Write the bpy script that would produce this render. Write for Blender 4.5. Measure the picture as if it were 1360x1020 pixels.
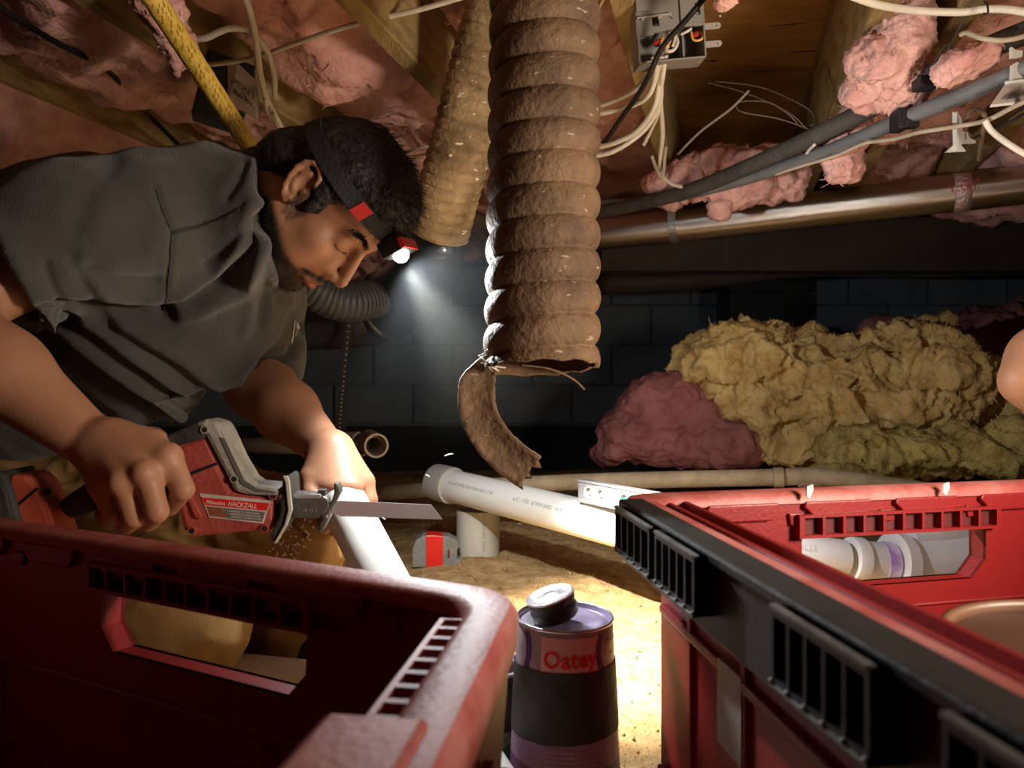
import bpy, bmesh, math, random
import numpy as np
from mathutils import Vector, Matrix, noise
from mathutils.bvhtree import BVHTree
random.seed(7)
rng = np.random.default_rng(7)
for o in list(bpy.data.objects):
    bpy.data.objects.remove(o)
S = bpy.context.scene
COL = S.collection
CZ = 0.42                                   # height of the camera above the dirt
# ---------------------------------------------------------------- camera
cam_d = bpy.data.cameras.new('camera')
cam = bpy.data.objects.new('camera', cam_d)
COL.objects.link(cam)
cam.location = (0, 0, CZ)
cam.rotation_euler = (math.pi / 2, 0, 0)
cam_d.sensor_width = 36
cam_d.lens = 1000 / 1360 * 36
cam_d.clip_start = 0.01
cam_d.dof.use_dof = True
cam_d.dof.focus_distance = 1.05
cam_d.dof.aperture_fstop = 8.5
S.camera = cam
# ---------------------------------------------------------------- world, lights, exposure
W = bpy.data.worlds.new('world')
S.world = W
W.use_nodes = True
W.node_tree.nodes['Background'].inputs[0].default_value = (0.75, 0.8, 1.0, 1)
W.node_tree.nodes['Background'].inputs[1].default_value = 0.012
S.view_settings.view_transform = 'Standard'
S.view_settings.look = 'None'
S.view_settings.gamma = 1
S.view_settings.use_curve_mapping = False
S.view_settings.exposure = 0.45
LAMP = Vector((-0.1395, 1.0022, 0.5745))       # lens of the head lamp
AIM = Vector((0.20, 1.22, 0.0))             # centre of its beam on the dirt


def light(name, kind, loc, energy, col, aim=None, **kw):
    d = bpy.data.lights.new(name, kind)
    d.energy = energy
    d.color = col
    for k, v in kw.items():
        setattr(d, k, v)
    o = bpy.data.objects.new(name, d)
    COL.objects.link(o)
    o.location = loc
    if aim is not None:
        o.rotation_euler = (Vector(aim) - Vector(loc)).to_track_quat('-Z', 'Y').to_euler()
    return o


light('head_lamp_beam', 'SPOT', LAMP, 135, (1, .94, .82), AIM, spot_size=math.radians(58), spot_blend=.95, shadow_soft_size=.008)
light('head_lamp_spill', 'SPOT', LAMP, 13.5, (.92, .97, 1), tuple(LAMP + Vector((.72, .10, -.68))), spot_size=math.radians(165), spot_blend=.45, shadow_soft_size=.01)
# fill lamp, added unseen just right of the frame, pointed across at the man and the joists
light('side_fill_lamp', 'SPOT', (0.66, 0.34, 0.50), 28, (1, .84, .68), (-0.25, 1.15, 0.72), spot_size=math.radians(150), spot_blend=1.0, shadow_soft_size=.09)

# ---------------------------------------------------------------- helpers


def P(px, py, d):
    """a point of the place that stands d metres ahead, seen in direction (px, py) of the 1360x1020 frame"""
    return Vector(((px - 680) / 1000 * d, d, CZ + (510 - py) / 1000 * d))


def Cz(px, py, z):
    d = (z - CZ) / ((510 - py) / 1000)
    return P(px, py, d)


MATS = {}


def mat(name, col, rough=.6, metal=0, var=.0, scale=20, col2=None, bump=0, bscale=60, stretch=None, spec=.5, emit=None, coat=0, sss=0, detail=4, trans=0):
    if name in MATS:
        return MATS[name]
    m = bpy.data.materials.new(name)
    m.use_nodes = True
    nt = m.node_tree
    b = nt.nodes['Principled BSDF']
    b.inputs['Base Color'].default_value = (*col, 1)
    b.inputs['Roughness'].default_value = rough
    b.inputs['Metallic'].default_value = metal
    b.inputs['Specular IOR Level'].default_value = spec
    if coat:
        b.inputs['Coat Weight'].default_value = coat
    if sss:
        b.inputs['Subsurface Weight'].default_value = sss
        b.inputs['Subsurface Radius'].default_value = (.008, .003, .0015)
    if trans:
        b.inputs['Transmission Weight'].default_value = trans
    if emit:
        b.inputs['Emission Color'].default_value = (*emit[0], 1)
        b.inputs['Emission Strength'].default_value = emit[1]
    tc = nt.nodes.new('ShaderNodeTexCoord')
    mp = nt.nodes.new('ShaderNodeMapping')
    nt.links.new(tc.outputs['Object'], mp.inputs[0])
    if stretch:
        mp.inputs['Scale'].default_value = stretch
    if col2 is not None:
        n = nt.nodes.new('ShaderNodeTexNoise')
        n.inputs['Scale'].default_value = scale
        n.inputs['Detail'].default_value = detail
        n.inputs['Roughness'].default_value = .6
        nt.links.new(mp.outputs[0], n.inputs['Vector'])
        r = nt.nodes.new('ShaderNodeValToRGB')
        r.color_ramp.elements[0].position = .5 - var
        r.color_ramp.elements[1].position = .5 + var
        r.color_ramp.elements[0].color = (*col, 1)
        r.color_ramp.elements[1].color = (*col2, 1)
        nt.links.new(n.outputs[0], r.inputs[0])
        nt.links.new(r.outputs[0], b.inputs['Base Color'])
        m['ramp'] = r.name
    if bump:
        n2 = nt.nodes.new('ShaderNodeTexNoise')
        n2.inputs['Scale'].default_value = bscale
        n2.inputs['Detail'].default_value = 6
        nt.links.new(mp.outputs[0], n2.inputs['Vector'])
        bp = nt.nodes.new('ShaderNodeBump')
        bp.inputs['Strength'].default_value = min(1, bump)
        bp.inputs['Distance'].default_value = .004 * max(1, bump)
        nt.links.new(n2.outputs[0], bp.inputs['Height'])
        nt.links.new(bp.outputs[0], b.inputs['Normal'])
    MATS[name] = m
    return m


def link(name, me, m=None, parent=None, smooth=False, label=None, cat=None, group=None, kind=None):
    o = bpy.data.objects.new(name, me)
    COL.objects.link(o)
    if m is not None and not me.materials:
        me.materials.append(m)
    if smooth:
        me.polygons.foreach_set('use_smooth', [True] * len(me.polygons))
    if parent is not None:
        o.parent = parent
    tag(o, label, cat, group, kind)
    return o


def tag(o, label=None, cat=None, group=None, kind=None):
    if label: o['label'] = label
    if cat: o['category'] = cat
    if group: o['group'] = group
    if kind: o['kind'] = kind
    return o


def thing(name, label, cat, group=None, loc=(0, 0, 0)):
    o = bpy.data.objects.new(name, None)
    o.empty_display_size = .02
    COL.objects.link(o)
    return tag(o, label, cat, group)


def frame(origin, xd, yd):
    """matrix with x along xd, y near yd, z = x cross y"""
    x = Vector(xd).normalized()
    z = x.cross(Vector(yd)).normalized()
    y = z.cross(x)
    M = Matrix.Identity(4)
    for i, a in enumerate((x, y, z)):
        for j in range(3):
            M[j][i] = a[j]
    M.translation = Vector(origin)
    return M


class MB:
    def __init__(s):
        s.bm = bmesh.new()

    def box(s, lo, hi, M=None, bev=0):
        lo, hi = Vector(lo), Vector(hi)
        r = bmesh.ops.create_cube(s.bm, size=1)
        vs = r['verts']
        c = (lo + hi) / 2
        for v in vs:
            v.co = Vector((v.co[i] * (hi[i] - lo[i]) + c[i] for i in range(3)))
        if bev:
            es = list({e for v in vs for e in v.link_edges})
            rr = bmesh.ops.bevel(s.bm, geom=es, offset=bev, segments=2, affect='EDGES', profile=.7)
            vs = list({v for f in rr['faces'] for v in f.verts} | {v for v in vs if v.is_valid})
        if M is not None:
            bmesh.ops.transform(s.bm, matrix=M, verts=vs)
        return vs

    def tube(s, pts, r, n=12, cap=True, closed=False):
        pts = [Vector(p) for p in pts]
        N = len(pts)
        rs = r if isinstance(r, (list, tuple)) else [r] * N
        T = []
        for i in range(N):
            a = pts[max(0, i - 1)]
            b = pts[min(N - 1, i + 1)]
            T.append((b - a).normalized())
        up = Vector((0, 0, 1)) if abs(T[0].z) < .9 else Vector((1, 0, 0))
        u = T[0].cross(up).normalized()
        rings = []
        for i in range(N):
            u = (u - T[i] * u.dot(T[i])).normalized()
            w = T[i].cross(u)
            ring = [s.bm.verts.new(pts[i] + (u * math.cos(2 * math.pi * k / n) + w * math.sin(2 * math.pi * k / n)) * rs[i]) for k in range(n)]
            rings.append(ring)
        for i in range(N - 1):
            for k in range(n):
                s.bm.faces.new((rings[i][k], rings[i][(k + 1) % n], rings[i + 1][(k + 1) % n], rings[i + 1][k]))
        if cap:
            s.bm.faces.new(rings[0][::-1])
            s.bm.faces.new(rings[-1])
        return s

    def lathe(s, prof, n=32, M=None, a0=0, a1=2 * math.pi):
        """profile of (radius, z), closed all round"""
        full = abs(a1 - a0 - 2 * math.pi) < 1e-6
        rings = []
        vs = []
        for (r, z) in prof:
            if r < 1e-6:
                v = s.bm.verts.new((0, 0, z))
                rings.append([v])
                vs.append(v)
            else:
                k_ = n if full else n + 1
                rg = [s.bm.verts.new((r * math.cos(a0 + (a1 - a0) * k / n), r * math.sin(a0 + (a1 - a0) * k / n), z)) for k in range(k_)]
                rings.append(rg)
                vs += rg
        for a, b in zip(rings, rings[1:]):
            m = n if full else n
            for k in range(m):
                k2 = (k + 1) % n if full else k + 1
                if len(a) == 1 and len(b) == 1:
                    continue
                if len(a) == 1:
                    s.bm.faces.new((a[0], b[k], b[k2])) if True else None
                elif len(b) == 1:
                    s.bm.faces.new((a[k], a[k2], b[0]))
                else:
                    s.bm.faces.new((a[k], a[k2], b[k2], b[k]))
        if M is not None:
            bmesh.ops.transform(s.bm, matrix=M, verts=vs)
        return s

    def plate(s, outer, holes, w0, w1, M=None):
        """flat plate in x,y with holes, from z=w0 to z=w1"""
        bm = bmesh.new()
        es = []
        for loop in [outer] + list(holes):
            vs = [bm.verts.new((x, y, w0)) for x, y in loop]
            for i in range(len(vs)):
                es.append(bm.edges.new((vs[i], vs[(i + 1) % len(vs)])))
        bmesh.ops.triangle_fill(bm, use_beauty=True, use_dissolve=False, edges=es)
        fs = list(bm.faces)
        r = bmesh.ops.extrude_face_region(bm, geom=fs, use_keep_orig=True)
        for v in [g for g in r['geom'] if isinstance(g, bmesh.types.BMVert)]:
            v.co.z = w1
        bmesh.ops.recalc_face_normals(bm, faces=bm.faces)
        if M is not None:
            bmesh.ops.transform(bm, matrix=M, verts=bm.verts)
        me = bpy.data.meshes.new('tmp')
        bm.to_mesh(me)
        bm.free()
        s.bm.from_mesh(me)
        bpy.data.meshes.remove(me)
        return s

    def build(s, name, m, parent=None, smooth=False, bev=0, auto=None, **kw):
        bmesh.ops.recalc_face_normals(s.bm, faces=s.bm.faces)
        me = bpy.data.meshes.new(name)
        if auto:
            for f in s.bm.faces:
                f.smooth = True
            for e in s.bm.edges:
                if len(e.link_faces) == 2 and e.calc_face_angle(0) > math.radians(auto):
                    e.smooth = False
        s.bm.to_mesh(me)
        s.bm.free()
        o = link(name, me, m, parent, smooth, **kw)
        if bev:
            md = o.modifiers.new('bevel', 'BEVEL')
            md.width = bev
            md.segments = 2
            md.limit_method = 'ANGLE'
            md.angle_limit = math.radians(40)
        return o


def spline(pts, n=8):
    pts = [Vector(p) for p in pts]
    out = []
    for i in range(len(pts) - 1):
        p0, p1, p2 = pts[max(0, i - 1)], pts[i], pts[i + 1]
        p3 = pts[min(len(pts) - 1, i + 2)]
        for k in range(n):
            t = k / n
            out.append(.5 * ((2 * p1) + (p2 - p0) * t + (2 * p0 - 5 * p1 + 4 * p2 - p3) * t * t + (3 * p1 - p0 - 3 * p2 + p3) * t ** 3))
    out.append(pts[-1])
    return out


def text_polys(body, size, bold=0):
    cu = bpy.data.curves.new('t', 'FONT')
    cu.body = body
    cu.size = size
    cu.resolution_u = 2
    cu.offset = bold
    o = bpy.data.objects.new('t', cu)
    me = bpy.data.meshes.new_from_object(o)
    bpy.data.objects.remove(o)
    v = [tuple(x.co) for x in me.vertices]
    f = [tuple(p.vertices) for p in me.polygons]
    bpy.data.meshes.remove(me)
    return v, f


def lettering(body, size, fn, m, parent, shear=0, sx=1, off=.0004, name='lettering', **kw):
    """raised print; fn maps (x, y) on the sheet to a point and normal"""
    v, f = text_polys(body, size)
    V = []
    for x, y, z in v:
        p, nn = fn((x + shear * y) * sx, y)
        V.append(tuple(p + nn * off))
    me = bpy.data.meshes.new(name)
    me.from_pydata(V, [], f)
    return link(name, me, m, parent, **kw)


def planefn(o, xd, yd):
    o, xd, yd = Vector(o), Vector(xd).normalized(), Vector(yd).normalized()
    n = xd.cross(yd).normalized()
    return lambda x, y: (o + xd * x + yd * y, n)


def cylfn(a, axis, ref, r, along=True):
    """print on a cylinder: x runs along the axis, y around it (or the other way round)"""
    a, axis, ref = Vector(a), Vector(axis).normalized(), Vector(ref)
    ref = (ref - axis * ref.dot(axis)).normalized()
    side = axis.cross(ref)
    def fn(x, y):
        s, t = (x, y / r) if along else (y, x / r)
        n = ref * math.cos(t) + side * math.sin(t)
        return a + axis * s + n * r, n
    return fn


# ---------------------------------------------------------------- signed-distance modelling
class SDF:
    def __init__(s, lo, hi, h):
        s.lo = np.array(lo, dtype=np.float32)
        s.h = h
        s.n = np.ceil((np.array(hi) - np.array(lo)) / h).astype(int) + 1
        s.f = np.full(s.n, .5, dtype=np.float32)

    def sub(s, lo, hi):
        a = np.clip(np.floor((np.array(lo) - s.lo) / s.h).astype(int), 0, s.n)
        b = np.clip(np.ceil((np.array(hi) - s.lo) / s.h).astype(int) + 1, 0, s.n)
        if (b - a).min() <= 0:
            return None
        sl = tuple(slice(a[i], b[i]) for i in range(3))
        g = [(s.lo[i] + np.arange(a[i], b[i]) * s.h).astype(np.float32) for i in range(3)]
        return sl, (g[0][:, None, None], g[1][None, :, None], g[2][None, None, :])

    def comb(s, sl, d, k, op):
        f = s.f[sl]
        if op == 'add':
            if k > 0:
                hh = np.clip(.5 + .5 * (f - d) / k, 0, 1)
                s.f[sl] = f + (d - f) * hh - k * hh * (1 - hh)
            else:
                s.f[sl] = np.minimum(f, d)
        elif op == 'cut':
            if k > 0:
                hh = np.clip(.5 - .5 * (f + d) / k, 0, 1)
                s.f[sl] = f + (-d - f) * hh + k * hh * (1 - hh)
            else:
                s.f[sl] = np.maximum(f, -d)

    def cap(s, a, b, ra, rb=None, k=.01, op='add'):
        rb = ra if rb is None else rb
        a, b = np.array(a, dtype=np.float32), np.array(b, dtype=np.float32)
        m = max(ra, rb) + k + 4 * s.h
        r = s.sub(np.minimum(a, b) - m, np.maximum(a, b) + m)
        if r is None: return
        sl, (X, Y, Z) = r
        ab = b - a
        L = max(1e-9, float((ab ** 2).sum()))
        t = np.clip(((X - a[0]) * ab[0] + (Y - a[1]) * ab[1] + (Z - a[2]) * ab[2]) / L, 0, 1)
        d = np.sqrt((X - a[0] - t * ab[0]) ** 2 + (Y - a[1] - t * ab[1]) ** 2 + (Z - a[2] - t * ab[2]) ** 2) - (ra + (rb - ra) * t)
        s.comb(sl, d, k, op)

    def ell(s, c, r, R=None, k=.01, op='add'):
        """ellipsoid; R has its axes as columns"""
        c, r = np.array(c, dtype=np.float32), np.array(r, dtype=np.float32)
        R = np.eye(3, dtype=np.float32) if R is None else np.array(R, dtype=np.float32)
        m = np.abs(R) @ r + k + 4 * s.h
        q = s.sub(c - m, c + m)
        if q is None: return
        sl, (X, Y, Z) = q
        X, Y, Z = X - c[0], Y - c[1], Z - c[2]
        l = [(X * R[0, i] + Y * R[1, i] + Z * R[2, i]) for i in range(3)]
        k0 = np.sqrt(sum((l[i] / r[i]) ** 2 for i in range(3)))
        k1 = np.sqrt(sum((l[i] / r[i] ** 2) ** 2 for i in range(3)))
        d = k0 * (k0 - 1) / np.maximum(k1, 1e-6)
        s.comb(sl, d, k, op)

    def half(s, p, n, k=.002):
        """cut away everything on the side n points to"""
        n = np.array(Vector(n).normalized())
        p = np.array(p)
        sl, (X, Y, Z) = s.sub(s.lo - 1, s.lo + s.n * s.h + 1)
        d = -((X - p[0]) * n[0] + (Y - p[1]) * n[1] + (Z - p[2]) * n[2])
        s.comb(sl, d.astype(np.float32), k, 'cut')

    def halfbox(s, p, n, c, rad, k=.002):
        n = np.array(Vector(n).normalized())
        p = np.array(p); c = np.array(c)
        q = s.sub(c - rad, c + rad)
        sl, (X, Y, Z) = q
        d = -((X - p[0]) * n[0] + (Y - p[1]) * n[1] + (Z - p[2]) * n[2])
        s.comb(sl, d.astype(np.float32), k, 'cut')

    def mesh(s):
        f = s.f
        f[0], f[-1], f[:, 0], f[:, -1], f[:, :, 0], f[:, :, -1] = [.5] * 6
        ins = f < 0
        n = s.n
        cnt = np.zeros(n - 1, dtype=np.uint8)
        offs = [(i, j, k) for i in (0, 1) for j in (0, 1) for k in (0, 1)]
        for (i, j, k) in offs:
            cnt += ins[i:n[0] - 1 + i, j:n[1] - 1 + j, k:n[2] - 1 + k]
        act = np.argwhere((cnt > 0) & (cnt < 8))
        idx = {}
        im = np.full(n - 1, -1, dtype=np.int32)
        im[tuple(act.T)] = np.arange(len(act))
        acc = np.zeros((len(act), 3))
        num = np.zeros(len(act))
        for a in range(3):
            o1, o2 = [b for b in range(3) if b != a]
            for u in (0, 1):
                for v in (0, 1):
                    c0 = act.copy()
                    c0[:, o1] += u
                    c0[:, o2] += v
                    c1 = c0.copy()
                    c1[:, a] += 1
                    f0, f1 = f[tuple(c0.T)].astype(float), f[tuple(c1.T)].astype(float)
                    mk = (f0 < 0) != (f1 < 0)
                    t = np.where(mk, f0 / np.where(mk, f0 - f1, 1), 0)
                    p = c0.astype(float)
                    p[:, a] += t
                    acc[mk] += p[mk]
                    num[mk] += 1
        V = acc / num[:, None] * s.h + s.lo
        Q = []
        for a in range(3):
            sl0 = [slice(None)] * 3
            sl1 = [slice(None)] * 3
            sl0[a] = slice(0, -1)
            sl1[a] = slice(1, None)
            ch = ins[tuple(sl0)] != ins[tuple(sl1)]
            e = np.argwhere(ch)
            o1, o2 = [(1, 2), (2, 0), (0, 1)][a]
            ok = (e[:, o1] > 0) & (e[:, o2] > 0) & (e[:, o1] < n[o1] - 1) & (e[:, o2] < n[o2] - 1)
            e = e[ok]
            fl = ins[tuple(e.T)]
            def cell(du, dv):
                c = e.copy()
                c[:, o1] -= du
                c[:, o2] -= dv
                return im[tuple(c.T)]
            q = np.stack([cell(1, 1), cell(0, 1), cell(0, 0), cell(1, 0)], 1)
            q[~fl] = q[~fl][:, ::-1]
            Q.append(q)
        return V, np.concatenate(Q)


def np_mesh(name, V, Q):
    me = bpy.data.meshes.new(name)
    V = np.asarray(V, dtype=np.float32)
    Q = np.asarray(Q, dtype=np.int32)
    me.vertices.add(len(V))
    me.vertices.foreach_set('co', V.ravel())
    k = Q.shape[1]
    me.loops.add(Q.size)
    me.loops.foreach_set('vertex_index', Q.ravel())
    me.polygons.add(len(Q))
    me.polygons.foreach_set('loop_start', np.arange(0, Q.size, k, dtype=np.int32))
    me.update(calc_edges=True)
    me.validate()
    return me


def normals(V, Q):
    a, b, c, d = (V[Q[:, i]] for i in range(4))
    fn = np.cross(c - a, d - b)
    N = np.zeros_like(V)
    for i in range(4):
        np.add.at(N, Q[:, i], fn)
    return N / np.maximum(np.linalg.norm(N, axis=1, keepdims=True), 1e-12)


def relax(V, Q, it=1, w=.5):
    for _ in range(it):
        A = np.zeros_like(V)
        n = np.zeros(len(V))
        for i in range(4):
            j = (i + 1) % 4
            np.add.at(A, Q[:, i], V[Q[:, j]])
            np.add.at(n, Q[:, i], 1)
            np.add.at(A, Q[:, j], V[Q[:, i]])
            np.add.at(n, Q[:, j], 1)
        V = V * (1 - w) + w * A / np.maximum(n, 1)[:, None]
    return V


# fast vectorised value noise
_T = rng.random((64, 64, 64)).astype(np.float32)


def vn(p, sc):
    q = np.asarray(p) * sc
    i = np.floor(q).astype(int)
    t = q - i
    t = t * t * (3 - 2 * t)
    i &= 63
    j = (i + 1) & 63
    def g(a, b, c): return _T[a, b, c]
    x0, y0, z0 = i.T
    x1, y1, z1 = j.T
    tx, ty, tz = t.T
    c00 = g(x0, y0, z0) * (1 - tx) + g(x1, y0, z0) * tx
    c10 = g(x0, y1, z0) * (1 - tx) + g(x1, y1, z0) * tx
    c01 = g(x0, y0, z1) * (1 - tx) + g(x1, y0, z1) * tx
    c11 = g(x0, y1, z1) * (1 - tx) + g(x1, y1, z1) * tx
    return ((c00 * (1 - ty) + c10 * ty) * (1 - tz) + (c01 * (1 - ty) + c11 * ty) * tz) * 2 - 1


def fbm(p, sc, o=4, g=.5, ridge=False):
    a, s, w = 0, sc, 1
    for k in range(o):
        x = vn(np.asarray(p) + 17.3 * k, s)
        a = a + w * ((1 - 2 * np.abs(x)) if ridge else x)
        s *= 2.03
        w *= g
    return a
# ================================================================ SETTING
SL = .282                                   # the joists run away to the right: x = c + SL*y


def ground(x, y):
    p = np.stack([np.asarray(x, float), np.asarray(y, float), np.zeros_like(np.asarray(x, float))], 1)
    mound = .034 * np.exp(-((p[:, 0] + .02) ** 2 + (p[:, 1] - 1.95) ** 2) / .16)
    return mound + .012 * fbm(p, 3.1, 3) + .004 * fbm(p, 22, 3) + .0022 * fbm(p, 90, 2, ridge=True) - .012


def gz(x, y):
    return float(ground([x], [y])[0])


dirt = mat('dirt', (.36, .215, .09), .95, col2=(.60, .405, .19), var=.16, scale=34, bump=1.2, bscale=210, spec=.15, detail=8)
xs = np.concatenate([np.arange(-2.4, -.9, .03), np.arange(-.9, 1.0, .0085), np.arange(1.0, 3.4, .03)])
ys = np.concatenate([np.arange(-1.2, .8, .03), np.arange(.8, 2.3, .0085), np.arange(2.3, 4.3, .03)])
X, Y = np.meshgrid(xs, ys, indexing='ij')
V = np.stack([X.ravel(), Y.ravel(), ground(X.ravel(), Y.ravel())], 1)
ny = len(ys)
i, j = np.meshgrid(np.arange(len(xs) - 1), np.arange(ny - 1), indexing='ij')
i, j = i.ravel(), j.ravel()
Q = np.stack([i * ny + j, (i + 1) * ny + j, (i + 1) * ny + j + 1, i * ny + j + 1], 1)
floor = link('floor', np_mesh('floor', V, Q), dirt, smooth=True, kind='structure', label='loose tan dirt floor of the crawl space')
# crumbs of soil and grit
mb_v, mb_f = [], []
base = np.array([[1, 0, 0], [-1, 0, 0], [0, 1, 0], [0, -1, 0], [0, 0, 1], [0, 0, -1]], float)
bf = np.array([[0, 2, 4], [2, 1, 4], [1, 3, 4], [3, 0, 4], [2, 0, 5], [1, 2, 5], [3, 1, 5], [0, 3, 5]])
for q in range(5200):
    yy = rng.uniform(.85, 2.6)
    xx = rng.uniform(-.75 * yy, .75 * yy)
    s_ = .0012 + .0035 * rng.random() ** 3
    vv = base * s_ * rng.uniform(.6, 1.3, (6, 3))
    mb_f.append(bf + 6 * len(mb_v))
    mb_v.append(vv + np.array([xx, yy, gz(xx, yy) + s_ * .4]))
link('soil_crumbs', np_mesh('soil_crumbs', np.concatenate(mb_v), np.concatenate(mb_f)), dirt, kind='stuff',
     label='crumbs of tan soil scattered over the dirt floor', cat='soil')

# ---- ceiling: subfloor with joists
ply = mat('subfloor_ply', (.26, .12, .03), .75, col2=(.50, .27, .085), var=.22, scale=5, bump=.5, bscale=30, stretch=(1, 5, 1), detail=6)
dark_knot = mat('knot', (.03, .015, .006), .8)
wood = mat('joist_wood', (.20, .125, .045), .8, col2=(.46, .33, .13), var=.2, scale=9, bump=.6, bscale=60, stretch=(5, 1, 5), detail=8)
JB, JT = .98, 1.215
m = MB()
m.box((-3.6, -1.3, JT), (4.0, 4.3, JT + .02))
ceiling = m.build('ceiling', ply, kind='structure', label='plywood subfloor above the crawl space')
# knots and dark gouges in the plywood between the joists
for q in range(26):
    yy = rng.uniform(1.0, 2.0)
    cc = rng.uniform(-.2, .40)
    m = MB()
    a_, b_ = rng.uniform(.015, .04), rng.uniform(.002, .005)
    M = Matrix.Translation((cc + SL * yy, yy, JT)) @ Matrix.Rotation(rng.uniform(-.2, .1), 4, 'Z')
    m.plate([(a_ * math.cos(t) * (1 + .3 * math.sin(3 * t)), b_ * math.sin(t) * (1 + .4 * math.cos(5 * t))) for t in np.linspace(0, 6.28, 17)[:-1]], [], 0, -.0008, M)
    m.build('knot', dark_knot, ceiling)


def joist(c, w=.038, zb=JB, y0=-1.1, y1=4.2):
    m = MB()
    N = 60
    n_ = Vector((1, 0, 0))
    rows = []
    for k in range(N + 1):
        y = y0 + (y1 - y0) * k / N
        x = c + SL * y
        wv = .0015 * noise.noise(Vector((c * 9, y * 4, 0)))
        ch = .003
        ring = [(x - w / 2 + wv, zb + ch), (x - w / 2 + ch + wv, zb), (x + w / 2 - ch + wv, zb), (x + w / 2 + wv, zb + ch), (x + w / 2 + wv, JT), (x - w / 2 + wv, JT)]
        rows.append([m.bm.verts.new((a, y, b)) for a, b in ring])
    for a, b in zip(rows, rows[1:]):
        for k in range(6):
            m.bm.faces.new((a[k], a[(k + 1) % 6], b[(k + 1) % 6], b[k]))
    m.bm.faces.new(rows[0]); m.bm.faces.new(rows[-1][::-1])
    return m.build('joist', wood, ceiling)


for c in (-2.37, -1.67 * .56, -.97 * .57, -.27 * .56, .427 * .56, .655 * .56, 1.13 * .56, 1.13 * .56 + .4, -1.67 * .56 - .41, -1.67 * .56 - .82):
    joist(c)
# ---- block foundation wall, each block a piece
blk = mat('foundation_block', (.09, .115, .14), .75, col2=(.17, .205, .235), var=.25, scale=7, bump=.7, bscale=120)
mort = mat('mortar', (.12, .135, .15), .9, bump=.5, bscale=150)
m = MB()
m.box((-3.0, 3.83, -.1), (4.0, 3.95, 1.3))
wall = m.build('wall_back', mort, kind='structure', label='dark painted concrete block wall at the back')
for r_ in range(6):
    z0 = .215 + r_ * .2
    for k in range(17):
        x0 = -2.9 + k * .4 + (.2 if r_ % 2 else 0)
        m = MB()
        e = .003 * rng.random()
        m.box((x0 + .006, 3.80 - e, z0 + .006), (x0 + .394, 3.86, min(z0 + .194, 1.21)), bev=.004)
        if z0 < 1.2:
            m.build('block', blk, wall)
m = MB()
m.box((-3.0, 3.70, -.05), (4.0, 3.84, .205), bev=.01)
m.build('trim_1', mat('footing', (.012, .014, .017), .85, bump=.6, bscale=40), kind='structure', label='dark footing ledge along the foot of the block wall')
dk = mat('dark_side', (.03, .026, .024), .95, col2=(.06, .05, .045), var=.2, scale=3)
m = MB(); m.box((-3.1, -1.2, -.1), (-3.0, 4.3, 1.3)); m.build('wall_left', dk, kind='structure')
m = MB(); m.box((4.0, -1.2, -.1), (4.1, 4.3, 1.3)); m.build('wall_right', dk, kind='structure')
m = MB(); m.box((-3.1, -1.3, -.1), (4.1, -1.2, 1.3)); m.build('wall_front', dk, kind='structure')
# pier under the far beam
m = MB()
for k in range(5):
    m.box((.90, 3.10, .0 + k * .2 + .003), (1.12, 3.32, k * .2 + .197), bev=.004)
m.box((.93, 3.13, -.05), (1.09, 3.29, 1.2))
m.build('support_pier', mat('pier', (.012, .012, .013), .9, bump=.5, bscale=60), label='black block pier in the dark behind the hanging hose', cat='pier')
# old pipe far back
m = MB()
m.tube(spline([P(800, 375, 3.3), P(900, 372, 3.2), P(1060, 352, 3.0), P(1220, 352, 2.9), P(1400, 346, 2.8)], 6), .052, 20)
m.build('drain_pipe', mat('old_pipe', (.055, .040, .028), .7, col2=(.10, .075, .05), var=.2, scale=9, bump=.4, bscale=50), smooth=True,
        label='old dark brown drain pipe in the gloom below the shiny duct', cat='pipe')

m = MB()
m.box((.30, 2.52, .80), (3.9, 2.60, JB - .002), bev=.004)  # added dark board, stands in for the shade under the far joists
m.build('trim_2', mat('void_board', (.03, .02, .013), .9, col2=(.055, .037, .024), var=.2, scale=6, bump=.5), kind='structure', label='dark board added in place of the black void behind the steel duct')
# ---- fibreglass batts between the joists
pink = mat('pink_fibreglass', (.56, .26, .225), 1, col2=(.84, .52, .455), var=.2, scale=14, bump=1.3, bscale=90, spec=.1, detail=8, sss=0)
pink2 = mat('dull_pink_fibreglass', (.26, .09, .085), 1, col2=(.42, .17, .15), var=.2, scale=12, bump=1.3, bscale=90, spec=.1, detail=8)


def fibres(V, N, cnt, L, mt, o):
    pk = rng.choice(len(V), min(len(V), cnt))
    n_ = len(pk)
    R = rng.normal(size=(n_, 3))
    T = np.cross(N[pk], R); T /= np.linalg.norm(T, axis=1, keepdims=True) + 1e-9
    D = T + N[pk] * rng.uniform(.05, .9, (n_, 1)); D /= np.linalg.norm(D, axis=1, keepdims=True)
    S_ = np.cross(D, N[pk]); S_ /= np.linalg.norm(S_, axis=1, keepdims=True) + 1e-9
    ln = (L * (.35 + rng.random(n_) ** 2 * 1.3))[:, None]
    w = .0011 + .0016 * rng.random((n_, 1)) ** 3
    c = V[pk] - N[pk] * .002
    bend = -N[pk] * ln * rng.uniform(0, .6, (n_, 1)) + rng.normal(size=(n_, 3)) * ln * .2
    pts = []
    for t, k in ((0, 1), (.4, .9), (.8, .55)):
        p = c + D * ln * t + bend * t * t
        pts += [p + S_ * w * k, p - S_ * w * k]
    pts.append(c + D * ln + bend)
    VV = np.stack(pts, 1).reshape(-1, 3)
    b = (np.arange(n_) * 7)[:, None]
    F = np.concatenate([b + np.array([q]) for q in ((0, 1, 3), (0, 3, 2), (2, 3, 5), (2, 5, 4), (4, 5, 6))])
    return link('wisps', np_mesh('wisps', VV, F), mt, o, kind='stuff')


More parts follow.
